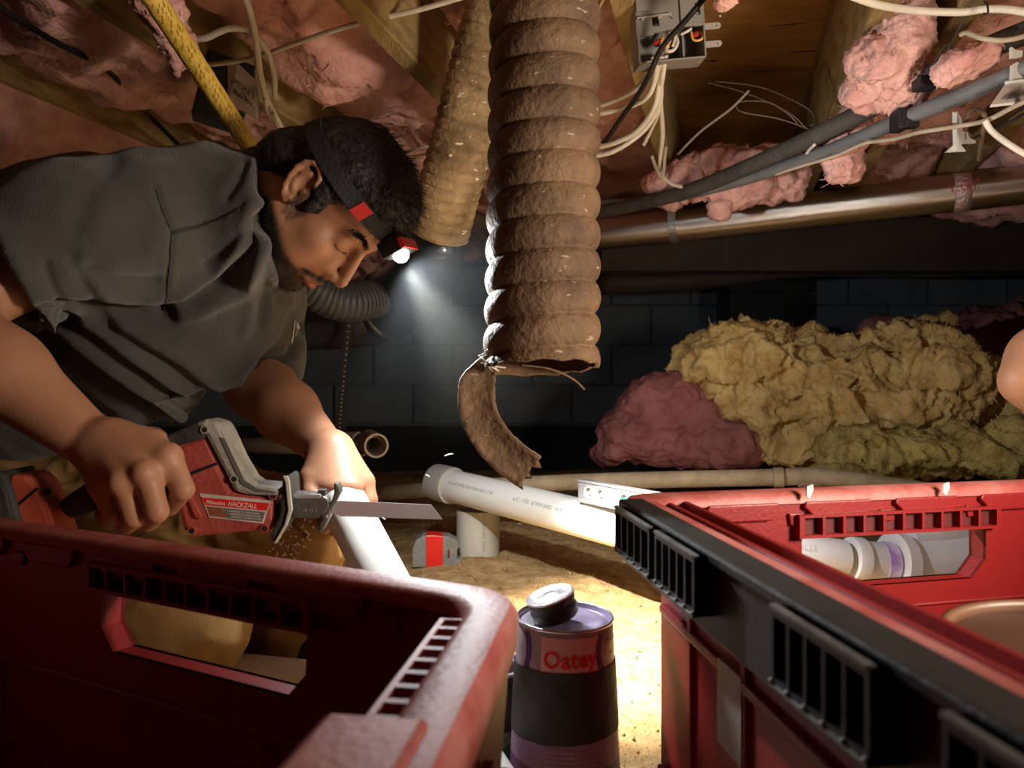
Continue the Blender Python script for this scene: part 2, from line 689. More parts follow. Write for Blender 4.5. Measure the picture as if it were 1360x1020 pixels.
def batt(name, c0, c1, y0, y1, z, amp, seed, label, sag=None, m=None, h=.012):
    ns, nt = max(8, int((c1 - c0) / h)), int((y1 - y0) / h)
    s_, t_ = np.meshgrid(np.linspace(0, 1, ns), np.linspace(0, 1, nt), indexing='ij')
    s_, t_ = s_.ravel(), t_.ravel()
    y = y0 + (y1 - y0) * t_
    x = c0 + (c1 - c0) * s_ + SL * y
    edge = np.clip(np.minimum(s_, 1 - s_) * (c1 - c0) / .05, 0, 1) ** .5
    p = np.stack([x, y, np.full_like(x, seed)], 1)
    w = p + np.stack([fbm(p + 3, 4, 2), fbm(p + 9, 4, 2), 0 * x], 1) * .06
    dz = amp * (fbm(w, 4.2, 2) * .55 + .42 * fbm(w, 7, 4, .52, ridge=True) + .10 * fbm(w, 34, 3, .6, ridge=True))
    zz = z - (dz + .3 * amp) * (.25 + .75 * edge) + .03 * (1 - edge)
    if sag is not None:
        for (px, py, d, r, a) in sag:
            q = P(px, py, d)
            zz -= a * np.exp(-((x - q.x) ** 2 + (y - q.y) ** 2) / r ** 2)
    V = np.stack([x, y, zz], 1)
    i, j = np.meshgrid(np.arange(ns - 1), np.arange(nt - 1), indexing='ij')
    i, j = i.ravel(), j.ravel()
    Q = np.stack([i * nt + j, i * nt + j + 1, (i + 1) * nt + j + 1, (i + 1) * nt + j], 1)
    # closed body: top sheet behind
    n0 = len(V)
    Vt = V.copy(); Vt[:, 2] = JT - .004
    bd = np.concatenate([np.arange(nt), np.arange(nt) + (ns - 1) * nt])
    Q2 = Q[:, ::-1] + n0
    side = []
    for a, b in zip(range(nt - 1), range(1, nt)):
        side.append([a, a + n0, b + n0, b]); o_ = (ns - 1) * nt
        side.append([b + o_, b + n0 + o_, a + n0 + o_, a + o_])
    for a in range(ns - 1):
        b = a + 1
        side.append([b * nt, b * nt + n0, a * nt + n0, a * nt]); e_ = nt - 1
        side.append([a * nt + e_, a * nt + n0 + e_, b * nt + n0 + e_, b * nt + e_])
    me = np_mesh(name, np.concatenate([V, Vt]), np.concatenate([Q, Q2, np.array(side)]))
    o = link(name, me, m or pink, smooth=True, label=label, cat='insulation', group=None)
    vis = np.argwhere((V[:, 1] > .9) & (V[:, 1] < 2.2)).ravel()
    vv = V[vis]; fibres(vv, np.tile(np.array([[0, 0, -1.]]), (len(vv), 1)), 1500, .016, m or pink, o)
    return o


J = [-2.37 * .56, -1.67 * .56, -.97 * .57, -.27 * .56, .427 * .56, .655 * .56, 1.13 * .56, 1.13 * .56 + .4]
batt('fibreglass_batt', J[2] + .02, J[3] - .02, .2, 3.6, 1.12, .05, 1.0, 'pink fibreglass batt behind the two flexible hoses')
batt('fibreglass_batt', J[1] + .02, J[2] - .02, .6, 3.6, 1.09, .07, 2.3, 'pink fibreglass batt bulging above the man\'s head',
     [(440, 120, 1.45, .12, .05)])
batt('fibreglass_batt', J[0] + .02, J[1] - .02, .6, 3.6, 1.09, .075, 3.1, 'shadowed pink fibreglass batt above the man\'s back',
     [(170, 100, 1.45, .16, .05), (330, 215, 1.9, .2, .04)])
batt('fibreglass_batt', -1.9, J[0] - .02, .7, 3.6, 1.03, .11, 4.7, 'deeply sagging pink fibreglass batt at the left edge',
     [(30, 120, 1.4, .18, .10), (60, 200, 1.7, .2, .12)])
batt('fibreglass_batt', J[5] + .02, J[6] - .02, .4, 2.5, 1.06, .06, 5.2, 'pink fibreglass batt above the grey conduit at upper right')
batt('fibreglass_batt', J[6] + .02, J[7] - .02, .6, 2.5, 1.03, .07, 6.4, 'pink fibreglass batt in the last joist bay at the right edge',
     [(1310, 210, 1.75, .18, .05)])


def fluff(name, blobs, h, amp, mt, label, sc=9, seed=0., tufts=0, tl=.03, cat='insulation', curl=1.0, flat=None, group=None):
    """torn fibreglass: a union of ellipsoids, roughened, with wisps"""
    lo = np.min([np.array(b[0]) - max(b[1]) * 1.2 for b in blobs], 0) - .05
    hi = np.max([np.array(b[0]) + max(b[1]) * 1.2 for b in blobs], 0) + .05
    s = SDF(lo, hi, h)
    for b in blobs:
        R = None
        if len(b) > 2:
            R = np.array(Matrix.Rotation(b[2], 3, 'Y') @ Matrix.Rotation(b[3] if len(b) > 3 else 0, 3, 'Z'))
        s.ell(b[0], b[1], R, k=.02)
    V, Q = s.mesh()
    N = normals(V, Q)
    p = V + seed
    w = p + .05 * curl * np.stack([fbm(p + 5, 8, 2), fbm(p + 11, 8, 2), fbm(p + 23, 8, 2)], 1)
    d = amp * (.7 * fbm(w, sc, 2) + .5 * fbm(w, sc * 1.7, 4, .55, ridge=True) + .22 * fbm(w * np.array([1, 1, 1.8]), sc * 5, 3, .65, ridge=True)) - amp * .3
    V = V + N * d[:, None]
    V = relax(V, Q, 1, .3)
    N = normals(V, Q)
    me = np_mesh(name, V, Q)
    o = link(name, me, mt, smooth=True, label=label, cat=cat, group=group)
    if tufts:
        fibres(V, N, tufts * 4, tl, mt, o)
    if False:
        tv, tf = [], []
        pick = rng.choice(len(V), tufts)
        for q in pick:
            n = N[q] + rng.normal(size=3) * .5 + np.array([0, 0, .25 if flat is None else flat])
            n /= np.linalg.norm(n)
            sd = np.cross(n, rng.normal(size=3)); sd /= np.linalg.norm(sd)
            L = tl * (.3 + rng.random() ** 2 * 1.4)
            wd = L * rng.uniform(.10, .32)
            b0 = V[q] - N[q] * .006
            bend = rng.normal(size=3) * L * .35
            t2 = np.cross(n, sd)
            k0 = len(tv)
            for t in (0, .35, .7):
                ww = wd * (1 - t * .8)
                cc = b0 + n * L * t + bend * t * t
                tv += [cc + sd * ww, cc + t2 * ww * .5, cc - sd * ww, cc - t2 * ww * .5]
            tv.append(b0 + n * L + bend)
            for r_ in (0, 1):
                for k in range(4):
                    a, b = k0 + 4 * r_ + k, k0 + 4 * r_ + (k + 1) % 4
                    tf += [[a, b, b + 4], [a, b + 4, a + 4]]
            for k in range(4):
                tf.append([k0 + 8 + k, k0 + 8 + (k + 1) % 4, k0 + 12])
        link('wisps', np_mesh('wisps', np.array(tv), np.array(tf)), mt, o, smooth=True, kind='stuff')
    return o


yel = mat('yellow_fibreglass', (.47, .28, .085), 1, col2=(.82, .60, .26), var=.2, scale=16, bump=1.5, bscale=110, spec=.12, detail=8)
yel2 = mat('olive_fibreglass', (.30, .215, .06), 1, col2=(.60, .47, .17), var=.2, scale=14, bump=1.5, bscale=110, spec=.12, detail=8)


def B(px, py, d, rx, ry, rz, rot=0):
    """blob centred at a direction and depth; radii in frame units at that depth"""
    c = P(px, py, d)
    return (tuple(c), (rx / 1000 * d, ry, rz / 1000 * d), rot)


fluff('loose_insulation', [B(960, 490, 2.35, 50, .13, 38), B(1010, 475, 2.3, 62, .15, 40), B(1060, 500, 2.3, 85, .16, 50), B(1010, 545, 2.3, 62, .14, 45, .6), B(1050, 580, 2.3, 60, .14, 35),
                           B(1130, 500, 2.2, 75, .15, 42), B(1190, 480, 2.2, 65, .15, 38), B(1235, 500, 2.15, 55, .15, 50), B(1200, 540, 2.15, 85, .15, 38), B(1270, 530, 2.15, 42, .14, 40),
                           B(1120, 550, 2.2, 80, .14, 40), B(1230, 450, 2.25, 25, .06, 22), B(1290, 500, 2.15, 22, .06, 22), B(1000, 450, 2.35, 35, .07, 22)], .0065, .048, yel,
      'big torn heap of yellow fibreglass, highest of the piles on the right', 8, 1.7, 1500, .017)
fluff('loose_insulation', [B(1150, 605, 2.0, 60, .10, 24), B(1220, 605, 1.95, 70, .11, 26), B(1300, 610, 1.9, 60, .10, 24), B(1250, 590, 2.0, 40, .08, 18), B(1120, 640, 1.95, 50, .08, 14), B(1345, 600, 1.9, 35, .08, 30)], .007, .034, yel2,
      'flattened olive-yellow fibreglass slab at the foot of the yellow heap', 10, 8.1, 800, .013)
fluff('loose_insulation', [B(1345, 560, 2.15, 55, .12, 50), B(1400, 540, 2.15, 60, .14, 70)], .009, .04, yel,
      'yellow fibreglass clump by the bare hand at the right edge', 9, 4.4, 300, .016)
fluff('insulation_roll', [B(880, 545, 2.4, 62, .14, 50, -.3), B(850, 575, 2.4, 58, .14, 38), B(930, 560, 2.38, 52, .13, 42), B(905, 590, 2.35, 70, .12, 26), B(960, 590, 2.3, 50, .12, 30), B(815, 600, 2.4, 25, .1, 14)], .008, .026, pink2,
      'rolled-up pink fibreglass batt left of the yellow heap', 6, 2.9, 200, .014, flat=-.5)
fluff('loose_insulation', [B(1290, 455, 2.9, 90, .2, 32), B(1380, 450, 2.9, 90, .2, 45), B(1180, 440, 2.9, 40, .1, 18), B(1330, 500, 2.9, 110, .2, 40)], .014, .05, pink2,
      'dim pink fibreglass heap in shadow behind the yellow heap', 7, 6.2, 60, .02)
# lumps hanging out of the bays at upper right
fluff('hanging_insulation', [B(1188, 60, 1.19, 30, .06, 50, .1), B(1200, 105, 1.22, 32, .05, 32), B(1170, 90, 1.2, 38, .05, 32), B(1150, 118, 1.24, 26, .05, 20), B(1205, 15, 1.17, 28, .05, 40)], .004, .017, pink,
      'puffy pink fibreglass clump hanging between two joists at upper right', 18, 3.3, 50, .008, flat=-.6)
fluff('hanging_insulation', [B(1150, 150, 1.42, 34, .05, 16, -.4), B(1185, 163, 1.40, 22, .04, 18), B(1120, 185, 1.42, 26, .05, 18, -.4), B(1112, 215, 1.44, 16, .03, 26), B(1128, 200, 1.44, 8, .02, 38)], .004, .016, pink,
      'ragged pink fibreglass strand dangling under the grey conduit', 20, 7.3, 90, .014, flat=-.9)
fluff('hanging_insulation', [B(1270, 88, 1.08, 22, .04, 17, -.35), B(1295, 76, 1.08, 18, .03, 14, -.4), B(1308, 68, 1.08, 10, .02, 8)], .0035, .009, pink,
      'small pink fibreglass wad squeezed between the black line and the grey conduit', 24, 5.3, 16, .006, flat=-.4)
fluff('hanging_insulation', [B(950, 225, 1.85, 45, .08, 22, -.1), B(1010, 232, 1.8, 50, .08, 30, -.2), B(1045, 235, 1.8, 22, .06, 26), B(900, 245, 1.85, 40, .07, 20), B(965, 250, 1.82, 40, .06, 16), B(958, 275, 1.8, 4, .01, 14)], .006, .024, pink,
      'pink fibreglass lump resting above the shiny duct', 14, 9.3, 60, .009, flat=-.5)
fluff('hanging_insulation', [B(225, 40, 1.10, 14, .03, 30, .3), B(240, 75, 1.12, 8, .02, 26, .3), B(205, 10, 1.08, 26, .04, 24)], .0035, .012, pink,
      'torn pink fibreglass tongue hanging beside the yellow gas tube', 22, 1.3, 40, .01, flat=-.9)
fluff('hanging_insulation', [B(965, 0, .98, 14, .02, 8)], .003, .006, pink, 'tiny scrap of pink fibreglass stuck to the subfloor at the top edge', 30, 2.3, 20, .008)
# ================================================================ HOSES AND PIPES
def hose_dirt(name, c1, c2, c3, blobscale=60):
    m = mat(name, c1, .75, col2=c2, var=.18, scale=18, bump=.8, bscale=130, detail=8)
    nt = m.node_tree
    b = nt.nodes['Principled BSDF']
    n = nt.nodes.new('ShaderNodeTexNoise'); n.inputs['Scale'].default_value = blobscale; n.inputs['Detail'].default_value = 3
    tc = [x for x in nt.nodes if x.type == 'TEX_COORD'][0]
    mp = nt.nodes.new('ShaderNodeMapping'); mp.inputs['Scale'].default_value = (1, 1, 3)
    nt.links.new(tc.outputs['Object'], mp.inputs[0]); nt.links.new(mp.outputs[0], n.inputs[0])
    r = nt.nodes.new('ShaderNodeMath'); r.operation = 'GREATER_THAN'; r.inputs[1].default_value = .69
    nt.links.new(n.outputs[0], r.inputs[0])
    mx = nt.nodes.new('ShaderNodeMixRGB'); mx.inputs[2].default_value = (*c3, 1)
    nt.links.new(r.outputs[0], mx.inputs[0])
    nt.links.new(nt.nodes[m['ramp']].outputs[0], mx.inputs[1])
    nt.links.new(mx.outputs[0], b.inputs['Base Color'])
    return m


def flex(name, path, r, pitch, mt, parent, amp=.07, n=72, per=9, th0=0, end=None, sharp=.6, thick=.0025):
    """ribbed hose: a helix of rounded ribs with sharp creases, walls of real thickness"""
    pts = spline(path, 24)
    L = [0]
    for a, b in zip(pts, pts[1:]):
        L.append(L[-1] + (b - a).length)
    tot = L[-1]
    ns = int(tot / pitch * per)
    rf = r if callable(r) else (lambda t: r)
    rows = []
    u = None
    V = []
    for k in range(ns + 1):
        s = tot * k / ns
        i = min(max(0, np.searchsorted(L, s) - 1), len(pts) - 2)
        t = (s - L[i]) / max(1e-9, L[i + 1] - L[i])
        c = pts[i].lerp(pts[i + 1], t)
        T = (pts[min(i + 2, len(pts) - 1)] - pts[max(i - 1, 0)]).normalized()
        if u is None:
            u = T.cross(Vector((0, 1, 0))).normalized()
        u = (u - T * u.dot(T)).normalized()
        w = T.cross(u)
        for q in range(n):
            th = 2 * math.pi * q / n
            ph = s / pitch - th / (2 * math.pi) + th0
            rr = rf(s / tot) * (1 - amp + amp * 2 * abs(math.sin(math.pi * ph)) ** sharp)
            cut = 0
            if end is not None:
                lim = tot - end(th)
                if s > lim:
                    cut = lim - s
            dent = 1 + .012 * noise.noise(Vector((math.cos(th) * 2, math.sin(th) * 2, s * 14)))
            V.append(c + T * cut + (u * math.cos(th) + w * math.sin(th)) * rr * dent)
    V = np.array([tuple(v) for v in V])
    Q = []
    for k in range(ns):
        for q in range(n):
            q2 = (q + 1) % n
            Q.append([k * n + q, k * n + q2, (k + 1) * n + q2, (k + 1) * n + q])
    o = link(name, np_mesh(name, V, Q), mt, parent, smooth=True)
    md = o.modifiers.new('wall', 'SOLIDIFY'); md.thickness = thick; md.offset = 0
    return o


hm = hose_dirt('hose_brown', (.085, .047, .024), (.215, .125, .062), (.36, .27, .18), 55)
# a pale film on the hose's own plastic
t = thing('flexible_hose', 'wide dusty brown ribbed flexible duct hanging in the middle, torn open at its lower end', 'duct')
flex('ribbed_hose', [P(725, -75, .86), P(723, 60, .86), P(722, 200, .86), P(721, 350, .855), P(719, 497, .85)], lambda s: .0575 + .003 * s, .0355, hm, t, .075, 88, 14, .1,
     end=lambda th: .006 + .006 * math.sin(th * 1 + .6) + .003 * abs(math.sin(5 * th)), sharp=.5)
# the torn strip that curls down from it
strip = spline([P(655, 476, .85), P(642, 494, .845), P(633, 518, .84), P(637, 552, .835), P(655, 585, .83), P(680, 610, .825), P(706, 628, .82)], 7)
wid = [.008 + .013 * min(1, i / 12) for i in range(len(strip))]
m = MB()
rows = []
for i, c in enumerate(strip):
    T = (strip[min(i + 1, len(strip) - 1)] - strip[max(i - 1, 0)]).normalized()
    side = T.cross(Vector((0, 1, 0))).normalized()
    row = []
    for k in range(9):
        a = (k / 8 - .5) * 2
        depth = .006 * (1 - a * a) + .0015 * noise.noise(Vector((a * 2, i * .4, 0)))
        end = 0
        if i == len(strip) - 1:
            end = .006 * (.9 if k % 3 == 0 else -.5) + .003 * (k - 4) / 4
        row.append(m.bm.verts.new(c + side * a * wid[i] * (1 + .06 * noise.noise(Vector((i * .7, a, 3)))) + Vector((0, depth, 0)) + T * end))
    rows.append(row)
for a, b in zip(rows, rows[1:]):
    for k in range(8):
        m.bm.faces.new((a[k], a[k + 1], b[k + 1], b[k]))
o = m.build('torn_strip', hm, t, smooth=True)
md = o.modifiers.new('wall', 'SOLIDIFY'); md.thickness = .0025
fib = mat('white_fibre', (.75, .72, .66), .7)
m = MB()
for q in range(9):
    a = P(650 + rng.uniform(-8, 10), 470 + rng.uniform(-6, 24), .835 + rng.uniform(-.01, .01))
    d = Vector((rng.normal(), rng.normal() * .5, rng.normal())) * .006
    m.tube([a - d, a, a + d + Vector((.001, 0, .002))], [.0008, .0013, .0005], 6)
m.build('frayed_fibres', fib, t, smooth=True, kind='stuff')
m = MB()
m.tube(spline([P(690, 485, .79), P(730, 490, .785), P(760, 503, .79), P(776, 517, .80)], 6), [.0011] * 19, 6)
m.build('helix_wire', hm, t, smooth=True)

hm2 = hose_dirt('hose_tan', (.17, .11, .05), (.50, .36, .19), (.80, .72, .58), 42)
t = thing('flexible_hose', 'narrower tan ribbed flexible duct flecked with plaster, slanting behind the wide brown one', 'duct')
flex('ribbed_hose', [P(690, -70, 1.20), P(655, 40, 1.24), P(625, 150, 1.28), P(600, 240, 1.33), P(583, 310, 1.38)], .052, .0185, hm2, t, .055, 64, 10, .3, sharp=.45)
flake = mat('plaster_flake', (.80, .74, .62), .8)
m = MB()
ax0, ax1 = P(625, 150, 1.28), P(583, 310, 1.38)
for q in range(150):
    s_ = rng.random() ** .7
    c = ax0.lerp(ax1, s_)
    th = rng.uniform(-.3, 1.5)
    T = (ax1 - ax0).normalized()
    u = T.cross(Vector((0, 1, 0))).normalized(); w = Vector((0, -1, 0))
    n_ = (u * -math.cos(th + 1.2) * 1 + w * math.sin(th + 1.2)).normalized() if False else (u * math.sin(th - .6) + w * math.cos(th - .6)).normalized()
    p = c + n_ * .0535
    tg = T.cross(n_).normalized()
    a = rng.uniform(.001, .007); b = rng.uniform(.0006, .0014)
    vs = [m.bm.verts.new(p + tg * a * x + T * b * y + n_ * .0006 * z) for x, y, z in ((-1, 0, 0), (0, -1, 0), (1, 0, 0), (0, 1, 0), (0, 0, 1.5))]
    for k in range(4):
        m.bm.faces.new((vs[k], vs[(k + 1) % 4], vs[4]))
m.build('plaster_flecks', flake, t, kind='stuff')

# dark round duct with an elbow
blackduct = mat('black_duct_wrap', (.012, .015, .02), .32, col2=(.03, .035, .042), var=.2, scale=6, bump=.9, bscale=38, coat=.3)
t = thing('air_duct', 'shiny black-wrapped round air duct with an elbow beyond the man\'s face', 'duct')
m = MB()
m.tube(spline([P(582, 312, 1.45), P(574, 345, 1.55), P(548, 385, 1.75), P(505, 410, 1.85), P(460, 418, 1.86), P(380, 422, 1.88), P(250, 426, 1.9)], 8), [.047 + .036 * min(1, i / 16) for i in range(49)], 36)
m.build('duct_body', blackduct, t, smooth=True)
m = MB()
for q in (22,):
    pts = spline([P(582, 312, 1.45), P(574, 345, 1.55), P(548, 385, 1.75), P(505, 410, 1.85), P(460, 418, 1.86), P(380, 422, 1.88), P(250, 426, 1.9)], 8)
    m.tube([pts[q], pts[q + 1]], .0875, 36)
m.build('seam_band', blackduct, t, smooth=True)
t = thing('flexible_hose', 'dim grey ribbed duct connector in front of the black elbow below the man\'s chin', 'duct')
flex('ribbed_hose', [P(395, 365, 1.55), P(430, 392, 1.58), P(465, 402, 1.62), P(500, 396, 1.7)], .040, .012, mat('grey_flex', (.045, .045, .045), .5, bump=.3), t, .05, 48, 8)
m = MB()
pts = spline([P(1, 1, 1)] * 2, 1)
# long steel duct
steel = mat('duct_steel', (.42, .38, .34), .2, metal=1, col2=(.56, .51, .46), var=.3, scale=3, bump=.25, bscale=300, stretch=(.2, 5, 5))
t = thing('metal_duct', 'long shiny steel round duct crossing under the joists on the right', 'duct')
a, b = P(690, 324, 2.32), P(1440, 236, 1.72)
rad = .0455
m = MB(); m.tube([a.lerp(b, k / 12) for k in range(13)], rad, 48); m.build('duct_body', steel, t, auto=30)
d = (b - a).normalized()


def atx(px):
    # point of the axis a-b seen at column px
    k = (px - 680) / 1000
    s = (k * a.y - a.x) / ((b.x - a.x) - k * (b.y - a.y))
    return a.lerp(b, s)


for px in (1313, 1190):
    m = MB(); c = atx(px); m.tube([c - d * .001, c + d * .0015], rad + .0012, 48)
    m.build('seam', steel, t, auto=30)
m = MB(); c = atx(1277); m.tube([c - d * .018, c + d * .018], rad + .0006, 48)
foil = mat('foil_tape', (.75, .55, .52), .35, metal=.7, bump=1.5, bscale=160)
m.build('foil_tape', foil, t, smooth=True)
red = mat('red_print', (.42, .015, .02), .5)
m = MB()
for q in range(9):
    c = atx(1262 + q * 4.2)
    fn = cylfn(c, d, Vector((0, -1, .15)), rad + .0012)
    y0 = rng.uniform(-.016, -.004); y1 = rng.uniform(.004, .018)
    v_ = [m.bm.verts.new(fn(x, y)[0]) for x, y in ((-.001, y0), (.0012, y0), (.0012, y1), (-.001, y1))]
    m.bm.faces.new(v_)
for y in (-.012, .0, .011):
    fn = cylfn(atx(1277), d, Vector((0, -1, .15)), rad + .0013)
    v_ = [m.bm.verts.new(fn(x, yy)[0]) for x, yy in ((-.014, y), (.016, y + .001), (.016, y + .003), (-.014, y + .002))]
    m.bm.faces.new(v_)
m.build('red_marks', red, t)
tin = mat('hanger_tin', (.35, .34, .32), .45, metal=.9, bump=.4)
t = thing('pipe_hanger', 'grey metal strap hanger looped round the shiny steel duct', 'strap')
c = atx(897)
u = Vector((0, 0, 1)); w = d.cross(u).normalized()
m = MB()
ring = [c + (w * math.cos(t_) + u * math.sin(t_)) * (rad + .0018) for t_ in np.linspace(-math.pi * .0, 2 * math.pi, 33)]
path = [Vector((c.x - .004, c.y, JB + .01)) + w * -(rad + .002), c + u * .03 - w * (rad + .002)] + [c + (w * math.cos(t_) + u * math.sin(t_)) * (rad + .0018) for t_ in np.linspace(math.pi, 2 * math.pi, 17)] + [c + u * .05 + w * (rad + .002)]
for p, q in zip(path, path[1:]):
    n_ = (q - p).cross(d).normalized()
    vs = [m.bm.verts.new(x) for x in (p - d * .011, p + d * .011, q + d * .011, q - d * .011)]
    m.bm.faces.new(vs)
bmesh.ops.remove_doubles(m.bm, verts=m.bm.verts, dist=.0004)
o = m.build('band', tin, t)
md = o.modifiers.new('wall', 'SOLIDIFY'); md.thickness = .0015; md.offset = 0

# black insulated line and grey conduit
line_m = mat('black_insulation_line', (.04, .034, .03), .8, col2=(.085, .07, .06), var=.2, scale=14, bump=.8, bscale=90)
cond_m = mat('conduit_grey', (.13, .13, .13), .55, col2=(.19, .185, .18), var=.25, scale=14)
m = MB(); m.tube(spline([P(1450, 15, .98), P(1340, 52, 1.08), P(1240, 98, 1.16), P(1140, 152, 1.30), P(1020, 210, 1.5), P(900, 258, 1.75), P(780, 285, 2.0)], 10), .0165, 20)
tag(m.build('insulated_line', line_m, smooth=True), 'thick black foam-insulated line running under the joists above the grey conduit', 'pipe')
cpts = spline([P(1450, 52, .97), P(1360, 92, 1.04), P(1290, 122, 1.10), P(1200, 158, 1.22), P(1080, 208, 1.42), P(960, 246, 1.65), P(860, 268, 1.85), P(770, 272, 2.05)], 10)
t = thing('grey_conduit', 'grey plastic conduit with black print running down from the upper right corner', 'pipe')
m = MB(); m.tube(cpts, .0125, 20); m.build('tube', cond_m, t, smooth=True)
ink = mat('black_ink', (.012, .012, .012), .6)
for (pa, pb, txt) in ((8, 14, 'SCH 40 PVC'), (14, 19, 'CONDUIT  UL'), (19, 24, 'SCH 40 PVC'), (24, 30, 'CONDUIT'), (30, 40, 'SCH 40 PVC  UL')):
    A, Bp = cpts[pb], cpts[pa]
    lettering(txt, .0075, cylfn(A, Bp - A, Vector((.1, -1, -.35)), .0125), ink, t, off=.0009)
m = MB(); c = P(1196, 162, 1.215); m.box((c.x - .012, c.y - .017, c.z - .015), (c.x + .006, c.y + .014, c.z + .018), bev=.003)
m.box((c.x - .002, c.y - .02, c.z - .014), (c.x + .02, c.y - .004, c.z - .002), bev=.002)
tag(m.build('conduit_clamp', mat('black_plastic', (.012, .012, .013), .5)), 'black plastic clamp holding the grey conduit to the joist', 'clamp')
m = MB(); c = P(1232, 105, 1.15); m.box((c.x - .018, c.y - .015, c.z - .016), (c.x + .012, c.y + .014, c.z + .001), bev=.003)
tag(m.build('conduit_clamp', MATS['black_plastic']), 'small black plastic clip under the insulated line beside the pink wad', 'clamp')

# yellow corrugated gas tube
ygm = mat('yellow_gas_tube', (.72, .44, .05), .5, col2=(.86, .60, .14), var=.3, scale=20, bump=.5, bscale=180)
t = thing('gas_tube', 'yellow plastic-coated gas tube slanting down to the man\'s collar', 'pipe')
ga, gb = P(166, -60, .86), P(352, 226, 1.20)
gp = [ga.lerp(gb, k / 40) for k in range(41)]
m = MB(); m.tube(gp, [.0138 + .0003 * math.sin(k * 1.7) for k in range(41)], 28); m.build('tube', ygm, t, smooth=True)
gink = mat('gas_tube_print', (.42, .24, .02), .6)
gd = (gb - ga).normalized()
fn = cylfn(ga + gd * .05, gd, Vector((.25, -1, 0)), .0143)
m = MB()
L = (gb - ga).length
for q in range(46):
    x = .01 + (L - .08) * q / 46
    for y in (-.006, .001, .007):
        if rng.random() < .75:
            yy = y + rng.uniform(-.0015, .0015)
            xx = x + rng.uniform(-.003, .003)
            a_, b_ = rng.uniform(.0015, .004), rng.uniform(.0005, .0012)
            v_ = [m.bm.verts.new(fn(xx + p * a_, yy + s * b_ + p * .0014)[0]) for p, s in ((-1, -1), (1, -1), (1, 1), (-1, 1))]
            m.bm.faces.new(v_)
m.build('print_marks', gink, t, kind='stuff')
m = MB(); m.tube([gb - gd * .005, gb + gd * .05, gb + gd * .09], [.0142, .0135, .013], 24); m.build('tube_end', mat('brass', (.35, .22, .08), .4, metal=.8), t, smooth=True)

# ================================================================ CABLES
wcab = mat('white_cable', (.62, .55, .44), .5, col2=(.74, .68, .58), var=.3, scale=20)
gcab = mat('dirty_cable', (.30, .24, .17), .7, col2=(.46, .38, .27), var=.3, scale=20)
bcab = mat('black_cable', (.010, .009, .009), .5)


def cable(pts, r, m_, label, flat=1.0, name='cable', group=None):
    m = MB()
    m.tube(spline([P(*p) for p in pts], 8), r, 10)
    return tag(m.build(name, m_, smooth=True), label, 'cable', group)


cable([(120, 92, 1.40), (145, 93, 1.38), (170, 88, 1.37), (250, 88, 1.34), (330, 78, 1.32), (420, 48, 1.26), (480, 30, 1.22), (560, 12, 1.18), (660, -18, 1.12)], .0042, wcab, 'long white cable crossing from the left joist to the hose behind the yellow gas tube')
cable([(262, 52, 1.16), (275, 50, 1.16), (305, 38, 1.17), (335, 42, 1.2), (355, 68, 1.24), (364, 100, 1.28), (365, 124, 1.32), (368, 130, 1.34)], .0050, wcab, 'white cable looping out from behind the yellow gas tube')
cable([(318, -20, 1.10), (332, 15, 1.14), (340, 55, 1.2), (346, 100, 1.28), (358, 140, 1.36), (374, 170, 1.45), (383, 192, 1.5), (386, 225, 1.6)], .0056, wcab, 'thick white cable dropping from the top edge past the marked junction cover')
cable([(352, 130, 1.33), (356, 150, 1.37), (368, 168, 1.42), (378, 190, 1.48), (379, 220, 1.55)], .0036, wcab, 'thin white cable beside the thick one above the man\'s head')
cable([(362, 150, 1.35), (372, 176, 1.42), (391, 195, 1.5), (393, 225, 1.57)], .0036, gcab, 'dull white cable bundled above the man\'s head')
m = MB(); m.tube(spline([P(370, 176, 1.43), P(376, 180, 1.425), P(384, 176, 1.43), P(380, 170, 1.45)], 6), .0016, 8)
tag(m.build('cable_tie', bcab, smooth=True), 'black tie round the white cables above the man\'s head', 'tie')
cable([(-30, -10, 1.0), (60, 48, 1.15), (130, 85, 1.32), (165, 115, 1.42), (200, 155, 1.55), (245, 200, 1.72), (270, 225, 1.8)], .0050, bcab, 'black cable running down to the man\'s back')
cable([(500, 214, 1.55), (530, 205, 1.55), (560, 196, 1.55), (580, 192, 1.56), (640, 172, 1.6), (720, 130, 1.5)], .0030, gcab, 'thin cable just above the head lamp strap, upper of two')
cable([(500, 222, 1.5), (530, 212, 1.5), (555, 208, 1.5), (590, 200, 1.52), (640, 184, 1.6), (730, 150, 1.56)], .0045, wcab, 'white cable behind the man\'s hair, lower of two')
# cables from the open box
cable([(868, 76, 1.13), (862, 100, 1.16), (845, 118, 1.2), (820, 132, 1.25), (785, 143, 1.3), (740, 150, 1.33)], .0042, wcab, 'uppermost white cable sweeping left from the grey electrical box')
cable([(874, 76, 1.13), (870, 105, 1.17), (860, 128, 1.2), (835, 142, 1.25), (785, 153, 1.3), (740, 156, 1.33)], .0042, wcab, 'second white cable sweeping left from the grey electrical box')
cable([(878, 76, 1.13), (876, 110, 1.18), (868, 145, 1.22), (845, 175, 1.28), (815, 190, 1.32), (785, 197, 1.36), (740, 205, 1.4)], .0048, wcab, 'third white cable from the box, curving down to the hose')
cable([(872, 80, 1.15), (878, 120, 1.2), (872, 148, 1.24), (850, 178, 1.29), (810, 203, 1.34), (770, 208, 1.38)], .0042, wcab, 'lowest white cable curving from the grey box to the hose')
cable([(884, 74, 1.13), (880, 100, 1.16), (877, 130, 1.22), (880, 180, 1.36), (876, 225, 1.5), (890, 243, 1.58), (905, 248, 1.62)], .0042, wcab, 'white cable hanging from the box and hooking right above the steel duct')
cable([(876, 120, 1.2), (874, 150, 1.26), (861, 180, 1.34), (855, 192, 1.37)], .0034, wcab, 'short white cable end hanging along the middle joist')
